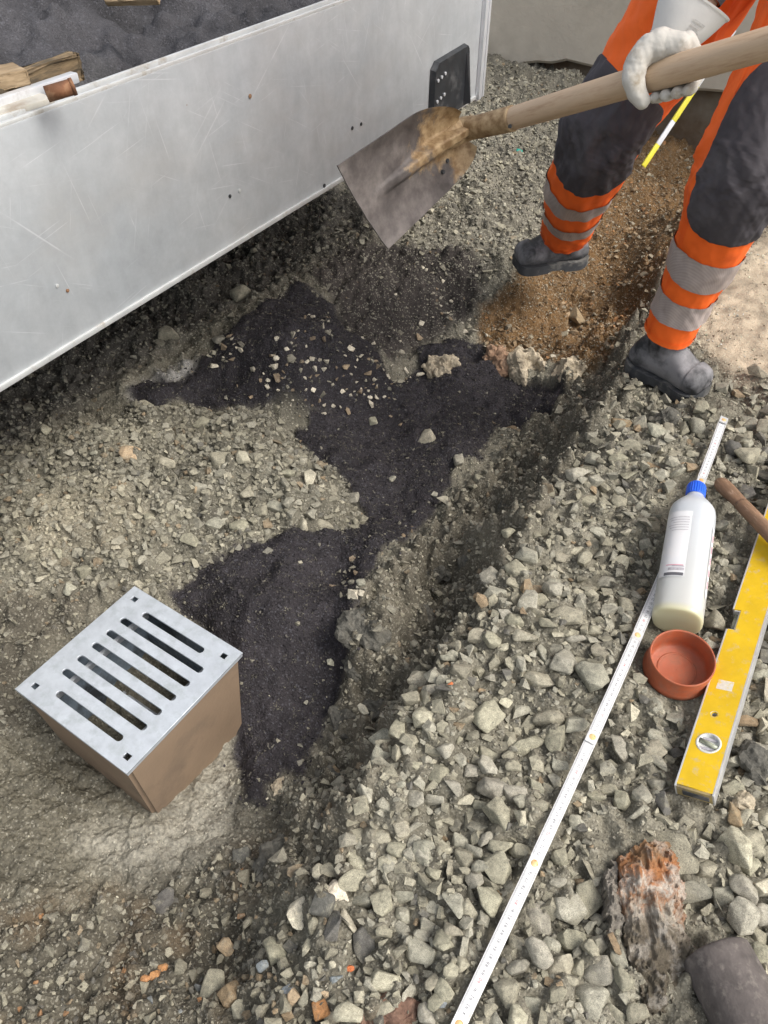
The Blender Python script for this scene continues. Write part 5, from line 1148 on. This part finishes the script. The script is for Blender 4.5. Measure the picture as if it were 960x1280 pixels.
def scatter(n, r0, r1, dens, pack=.78, pw=2.2, tones=None, ylim=(.1, 4.0)):
    """throw n stones of half size r0..r1 onto the ground where dens(x, y) says"""
    xs = RNG.uniform(-1.05, 1.45, n); ys_ = ylim[0] + (ylim[1] - ylim[0]) * RNG.random(n) ** 1.5
    rr = (RNG.random(n) * (r1 ** -pw - r0 ** -pw) + r0 ** -pw) ** (-1 / pw)
    inview = np.abs(xs) < .56 * (K * (ys_ + 1.15)) + .30
    d = dens(xs, ys_) * inview; ok = RNG.random(n) < d; c_ = 0
    for x, y, r in zip(xs[ok], ys_[ok], rr[ok]):
        if blocked(x, y, r) or not fits(x, y, r * .8, pack): continue
        STONES.append((x, y, r, RNG.integers(0, 2), tones(x, y) if tones else None, False)); put(x, y, r * .8); c_ += 1
    return c_
sm_ = lambda A: (lambda x, y: sample(A, x, y))
Sb, Sa, Sc, Ss, Sd, Sp, St, Ssh, Sdk = map(sm_, (bank, asph, conc, sand, dirt, pit, trs, shade, dark))
Slf, Sfg, Smo = sm_(zone(Z_LEFT, .03)), sm_(zone(Z_FARGR, .05)), sm_(moist)
clean = lambda x, y: (1 - Sa(x, y)) * (1 - Sc(x, y)) * (1 - np.clip(Ss(x, y) * 1.1, 0, 1))
patch_ = lambda x, y: np.clip(.80 + 1.5 * fbm(x, y, 7, 3, 201), .05, 1)
SUBTLE = ['olive grey'] * 9 + ['grey'] * 8 + ['pale'] * 2 + ['dark'] + ['brownish']
MIXED = ['olive grey'] * 26 + ['grey'] * 10 + ['pale'] * 4 + ['dark'] * 12 + ['brownish'] * 6 + ['rusty'] * 1 + ['bluish'] + ['tan'] * 2
PITT = ['brownish'] * 6 + ['tan'] * 3 + ['grey'] * 4 + ['rusty'] * 2 + ['pale']
def tone_at(x, y):
    u = random.random()
    if float(Sd(x, y)) > u: return random.choice(MIXED)
    if float(Sp(x, y)) > u: return random.choice(PITT)
    return random.choice(SUBTLE)
for (cx, cy), sp_, n_, r0_, tn4 in [((640, 432), 26, 16, .012, ('tan', 'brownish', 'grey', 'pale')), ((695, 438), 30, 18, .013, ('tan', 'brownish', 'grey', 'olive grey')), ((745, 435), 26, 14, .012, ('olive grey', 'grey', 'brownish')), ((715, 400), 40, 10, .010, ('brownish', 'tan', 'grey')),
        ((805, 380), 16, 16, .012, ('grey', 'olive grey', 'pale')), ((820, 330), 14, 12, .011, ('grey', 'olive grey', 'pale')), ((790, 430), 18, 14, .013, ('grey', 'olive grey')), ((835, 285), 14, 10, .011, ('grey', 'pale')), ((350, 350), 34, 22, .014, ('olive grey', 'grey', 'pale')), ((420, 300), 36, 22, .014, ('olive grey', 'grey')), ((560, 270), 44, 30, .013, ('olive grey', 'grey', 'pale')), ((600, 220), 44, 30, .012, ('grey', 'pale', 'olive grey')),
        ((300, 385), 26, 14, .012, ('olive grey', 'grey')), ((200, 600), 90, 46, .014, ('olive grey', 'grey')), ((350, 600), 50, 34, .015, ('olive grey', 'grey', 'pale')), ((300, 560), 50, 24, .014, ('olive grey', 'grey')), ((400, 640), 30, 18, .015, ('olive grey', 'grey')), ((120, 690), 60, 30, .014, ('olive grey', 'grey', 'pale')), ((620, 600), 26, 26, .011, ('olive grey', 'grey')), ((580, 640), 30, 26, .011, ('olive grey', 'grey'))]:
    for k in range(n_):
        p = G(cx + random.gauss(0, sp_), cy + random.gauss(0, sp_ * .55)); r = r0_ * random.uniform(.42, 1.05)
        if float(Sa(p.x, p.y)) < .4 and not blocked(p.x, p.y, r) and fits(p.x, p.y, r * .8, .72): STONES.append((p.x, p.y, r, random.randint(0, 1), random.choice(tn4), False)); put(p.x, p.y, r * .8)
c_ = [scatter(16000, .011, .026, lambda x, y: clean(x, y) * Sb(x, y) * patch_(x, y), .74, 2, tone_at, (.1, 1.7))]
c_ += [scatter(60000, .0055, .014, lambda x, y: clean(x, y) * (1 - .85 * Sdk(x, y)) * np.clip(Sb(x, y) * .95 + .95 * Slf(x, y) * np.clip(patch_(x + 3, y) * 1.3, 0, 1) + .30 * St(x, y) + .7 * Sfg(x, y) + .14 * Sd(x, y) + .10 * Sp(x, y) + .10 * Ssh(x, y) + .25 * Sdk(x, y) * 0 + .12 * Smo(x, y), 0, 1), .76, 2.1, tone_at, (.1, 4))]
c_ += [scatter(60000, .0052, .013, lambda x, y: clean(x, y) * Slf(x, y), .74, 2.0, tone_at, (.7, 2.0))]
c_ += [scatter(90000, .0032, .0065, lambda x, y: clean(x, y) * (1 - .7 * Sdk(x, y)) * np.clip(Sb(x, y) * .95 + .85 * Slf(x, y) + .55 * St(x, y) + .7 * Sfg(x, y) + .34 * Sd(x, y) + .30 * Sp(x, y) + .28 * Ssh(x, y) + .25 * Sdk(x, y) + .4 * Smo(x, y) + .25, 0, 1), .82, 2.2, tone_at, (.1, 3.6))]
# a few stray stones on the asphalt, and the bright chips that fell on the dark slope
c_ += [scatter(16000, .0030, .011, lambda x, y: (Sa(x, y) > .45) * np.clip(1.05 - sample(asph_wide, x, y), 0, 1) * .55, .85, 2.2, tone_at, (.4, 2.4))]
c_ += [scatter(1400, .0035, .010, lambda x, y: (Sa(x, y) > .9) * .05, 1, 2, lambda x, y: random.choice(('pale', 'grey', 'olive grey', 'tan')), (.4, 2.4))]
CH = [((350, 492), 40, 9), ((440, 488), 40, 10), ((590, 395), 26, 9), ((560, 400), 22, 8), ((545, 345), 20, 6), ((600, 420), 18, 7), ((500, 430), 24, 7), ((470, 470), 34, 10), ((455, 490), 22, 8), ((535, 380), 34, 7), ((395, 415), 22, 5), ((390, 440), 26, 5), ((345, 470), 26, 6), ((280, 440), 24, 8), ((420, 470), 28, 7), ((500, 680), 22, 6), ((445, 760), 14, 8), ((435, 790), 10, 6), ((440, 730), 14, 6), ((490, 475), 26, 8), ((570, 385), 26, 7), ((700, 465), 40, 6), ((410, 500), 34, 6)]
for (cx, cy), sp_, n_ in CH:
    for k in range(int(n_ * 2.6)):
        p = G(cx + random.gauss(0, sp_ * .6), cy + random.gauss(0, sp_ * .5)); r = .004 + .0075 * random.random() ** 1.8
        if fits(p.x, p.y, r * .8, .8): STONES.append((p.x, p.y, r, 0, random.choice(('bright', 'bright', 'pale', 'tan')), False)); put(p.x, p.y, r * .8)
print('stones', len(STONES), c_, time.time() - T0)
def pix(x, y, z=0.):
    dep = K * (y - (z - CAM_H)); return 480 + FPX * x / dep, 640 - FPX * K * (y + z - CAM_H) / dep, dep
def apparent(s):
    px, py, dep = pix(s[0], s[1], zat(s[0], s[1])); inside = 4 < px < 956 and 4 < py < 1276
    return (s[2] / dep) * (1 if inside else 0) + (10 if s[5] and inside else 0)
STONES.sort(key=apparent, reverse=True)
NIND = 300
# individual stones
LM = [('the orange pipe cap', (oc.x, oc.y)), ('the bottle base', (bb.x, bb.y)), ('the blue bottle cap', (bc.x, bc.y)), ('the near end of the spirit level', (la.x, la.y)), ('the level window', tuple((la + ld * .32)[:2])), ('the rusty flaking stone', tuple(lp[:2])), ('the clay pipe', tuple(pa[:2])),
      ('the drain box', tuple(gc[:2])), ('the planted boot', (.70, 1.42)), ('the raised boot', (.38, 2.09)), ('the far tip of the folding rule', tuple(rb[:2])), ('the stained hinge of the folding rule', tuple(P(663, 1088, .02)[:2])), ('the lower end of the folding rule', tuple(P(590, 1245, .02)[:2])), ('the bare middle stretch of the rule', tuple(P(750, 900, .02)[:2])),
      ('the pale mortar lump', tuple(G(551, 468)[:2])), ('the tan rubble lump', tuple(G(659, 467)[:2])), ('the reddish brown clod', tuple(G(487, 1268)[:2])), ('the gritty ledge clod', tuple(G(455, 785)[:2])), ('the lower tip of the asphalt', tuple(G(330, 1000)[:2])), ('the black asphalt mound', tuple(G(340, 430)[:2])), ('the teal scrap', tuple(G(648, 192)[:2])), ('the brown earth pit', tuple(G(740, 380)[:2])), ('the wet concrete', tuple(G(150, 1060)[:2])), ('the tool handle', tuple(wa[:2])), ('the left trailer edge', tuple(G(60, 600)[:2])), ('the gravel heap under the trailer corner', tuple(G(300, 600)[:2])), ('the narrow crevice by the ledge', tuple(G(560, 760)[:2])), ('the middle of the gravel bank', tuple(G(600, 950)[:2]))]
LM = [l for l in LM if l[0] != 'the left trailer edge'] + [('the dusty pale patch', tuple(G(100, 650)[:2]))]
def size_word(r): return 'tiny' if r < .007 else 'small' if r < .011 else 'medium' if r < .016 else 'large' if r < .022 else 'very large'
ORD = ['', 'second', 'third', 'fourth', 'fifth', 'sixth', 'seventh', 'eighth', 'ninth', 'tenth', 'eleventh', 'twelfth']
cells = {}; IND = []
for s in STONES[:NIND]:
    x, y, r, rot_, tn_, key = s
    me, ay_, az_ = random.choice(PB); o = bpy.data.objects.new('stone', me); C.objects.link(o)
    yaw = random.uniform(-.5, .5) + (math.pi / 2 if rot_ else 0); tl = (random.gauss(0, .22), random.gauss(0, .22))
    el = random.uniform(.92, 1.15); sc_ = (r * el * 1.05, r * 1.12, r * random.uniform(.95, 1.3)); o.scale = sc_; o.rotation_euler = (tl[0], tl[1], yaw)
    z = zat(x, y); o.location = (x, y, z + r * az_ * random.uniform(.15, .50))
    b_ = TONES[tn_]; k = random.uniform(.84, 1.16); o.color = (b_[0] * k, b_[1] * k * random.uniform(.98, 1.02), b_[2] * k, 1)
    nm, q = min(LM, key=lambda l: math.hypot(l[1][0] - x, l[1][1] - y)); dx, dy = x - q[0], y - q[1]
    rel = ('beyond' if dy > 0 else 'in front of') if abs(dy) > abs(dx) else ('right of' if dx > 0 else 'left of')
    cells.setdefault((size_word(r), tn_, rel, nm), []).append((math.hypot(dx, dy), o)); IND.append(o)
for (sw, tn_, rel, nm), lst in cells.items():
    lst.sort(key=lambda e: e[0])
    for i, (d_, o) in enumerate(lst):
        who = f'{sw} {tn_} stone {rel} {nm}' if len(lst) == 1 else (f'{sw} {tn_} stone nearest {rel} {nm}' if i == 0 else f'{ORD[min(i, 11)]} nearest {sw} {tn_} stone {rel} {nm}')
        tag(o, who, 'stone', 'loose stones lying on the ground')
# all the others: one mesh of small stones
rest = STONES[NIND:]
VV, FF, CC = [], [], []; off = 0
groups = RNG.integers(0, len(PS), len(rest)); arr = np.array([(s[0], s[1], s[2]) for s in rest])
zz = sample(Zh, arr[:, 0], arr[:, 1]); tcol = np.array([TONES[s[4]] for s in rest]) * RNG.uniform(.72, 1.2, (len(rest), 1))
dusty = np.array([0. if s[4] in ('bright', 'orange') else 1. for s in rest]); bk_ = sample(bank, arr[:, 0], arr[:, 1]); soil_ = np.stack([sample(col[..., k], arr[:, 0], arr[:, 1]) for k in range(3)], 1)
dusty = (dusty * (.15 + .30 * (1 - bk_)) * RNG.uniform(.5, 1.3, len(rest)))[:, None]; tcol = tcol * (1 - dusty) + np.clip(soil_ * 1.45, 0, .5) * dusty
def rotmats(n, tilt=.35):
    yaw = RNG.uniform(0, 2 * np.pi, n); a_ = RNG.normal(0, tilt, n); b_ = RNG.normal(0, tilt, n)
    cz, sz = np.cos(yaw), np.sin(yaw); cx, sx = np.cos(a_), np.sin(a_); cy, sy = np.cos(b_), np.sin(b_)
    Rz = np.zeros((n, 3, 3)); Rz[:, 0, 0] = cz; Rz[:, 0, 1] = -sz; Rz[:, 1, 0] = sz; Rz[:, 1, 1] = cz; Rz[:, 2, 2] = 1
    Rx = np.zeros((n, 3, 3)); Rx[:, 0, 0] = 1; Rx[:, 1, 1] = cx; Rx[:, 1, 2] = -sx; Rx[:, 2, 1] = sx; Rx[:, 2, 2] = cx
    Ry = np.zeros((n, 3, 3)); Ry[:, 1, 1] = 1; Ry[:, 0, 0] = cy; Ry[:, 0, 2] = sy; Ry[:, 2, 0] = -sy; Ry[:, 2, 2] = cy
    return Rz @ Rx @ Ry
def build_stuff(arr, zz, tcol, groups, protos, lift, tilt=.35):
    VV, FF, CC = [], [], []; off = 0
    for g_ in range(len(protos)):
        idx = np.where(groups == g_)[0]
        if not len(idx): continue
        pv_, pf_ = protos[g_]; Rm = rotmats(len(idx), tilt)
        scl = arr[idx, 2][:, None, None] * np.stack([RNG.uniform(.9, 1.25, len(idx)), RNG.uniform(.9, 1.25, len(idx)), RNG.uniform(.9, 1.4, len(idx))], 1)[:, None, :]
        v = np.einsum('nij,nvj->nvi', Rm, pv_[None] * scl)
        v[..., 0] += arr[idx, 0][:, None]; v[..., 1] += arr[idx, 1][:, None]; v[..., 2] += (zz[idx] + arr[idx, 2] * RNG.uniform(*lift, len(idx)))[:, None]
        nv0 = pv_.shape[0]
        f = pf_[None] + (np.arange(len(idx)) * nv0)[:, None, None] + off
        VV.append(v.reshape(-1, 3)); FF.append(f.reshape(-1, 3)); CC.append(np.repeat(tcol[idx], nv0, 0)); off += nv0 * len(idx)
    return np.concatenate(VV), np.concatenate(FF), np.concatenate(CC)
V, F, CL = build_stuff(arr, zz, tcol, groups, PS, (.05, .42))
o = np_mesh('gravel', V, F, M['stuff'], 'tint', CL, False); tag(o, 'small crushed stones strewn over bank, trench sides and rubble', 'gravel', kind='stuff')
print('gravel tris', len(F))
# grit
PG = []
for k in range(16):
    bm = proto(900 + k, 7, False); bmesh.ops.recalc_face_normals(bm, faces=bm.faces); bm.verts.index_update(); PG.append((np.array([v.co[:] for v in bm.verts]), np.array([[v.index for v in f.verts] for f in bm.faces]))); bm.free()
n = 195000
xs = RNG.uniform(-1.0, 1.2, n); ys_ = .12 + 3.0 * RNG.random(n) ** 1.55; r = .0011 + .0020 * RNG.random(n) ** 2.5; r *= .7 + .35 * ys_
ok = (np.abs(xs) < .56 * (K * (ys_ + 1.15)) + .20) & (RNG.random(n) < np.clip(1 - .97 * Sa(xs, ys_) - .45 * Sc(xs, ys_) - .8 * Ss(xs, ys_) - .35 * Ssh(xs, ys_) - .75 * Sdk(xs, ys_), 0, 1) * np.clip(.75 + .8 * fbm(xs, ys_, 16, 3, 211), .1, 1))
ok &= ~((xs - gc.x) ** 2 + (ys_ - gc.y) ** 2 < .15 ** 2)
for a_, b_ in zip(_rp, _rp[1:]): ok &= ~capsule(a_, b_, .0105, xs, ys_)
xs, ys_, r = xs[ok], ys_[ok], r[ok]
soilc = np.stack([sample(col[..., k], xs, ys_) for k in range(3)], 1)
gt = np.clip(soilc * RNG.uniform(.7, 1.9, (len(xs), 1)) + .02, 0, .5); wsel = RNG.random(len(xs)) < .05; gt[wsel] = np.array((.42, .39, .30)) * RNG.uniform(.8, 1.2, (wsel.sum(), 1))
V, F, CL = build_stuff(np.stack([xs, ys_, r], 1), sample(Zh, xs, ys_), gt, RNG.integers(0, len(PG), len(xs)), PG, (.0, .5), .8)
o = np_mesh('grit', V, F, M['stuff'], 'tint', CL, False); tag(o, 'fine grit and crumbs of soil between the stones', 'grit', kind='stuff')
print('grit', len(xs), 'tris', len(F))
# asphalt crumbs
n = 150000; xs = RNG.uniform(-.8, .5, n); ys_ = RNG.uniform(.35, 2.2, n)
ok = (RNG.random(n) < np.maximum(.9 * Sa(xs, ys_) * (Sa(xs, ys_) > .15), .8 * sample(asph_wide, xs, ys_) ** 1.5)) & ~((np.abs(xs - gc.x) < .16) & (np.abs(ys_ - gc.y) < .16) & (((xs - gc.x) * gx.x + (ys_ - gc.y) * gx.y) ** 2 < .12 ** 2) & (((xs - gc.x) * gy.x + (ys_ - gc.y) * gy.y) ** 2 < .12 ** 2))
xs, ys_ = xs[ok], ys_[ok]; r = .0011 + .0024 * RNG.random(len(xs)) ** 2.6
ac = np.array((.027, .0237, .026)) * RNG.uniform(.6, 1.5, (len(xs), 1))
V, F, CL = build_stuff(np.stack([xs, ys_, r], 1), sample(Zh, xs, ys_), ac, RNG.integers(0, len(PG), len(xs)), PG, (-.2, .4), .8)
o = np_mesh('asphalt_crumbs', V, F, M['stuff'], 'tint', CL, False); tag(o, 'black asphalt crumbs lying on the asphalt fill', 'asphalt', kind='stuff')
print('done', len(xs), time.time() - T0)
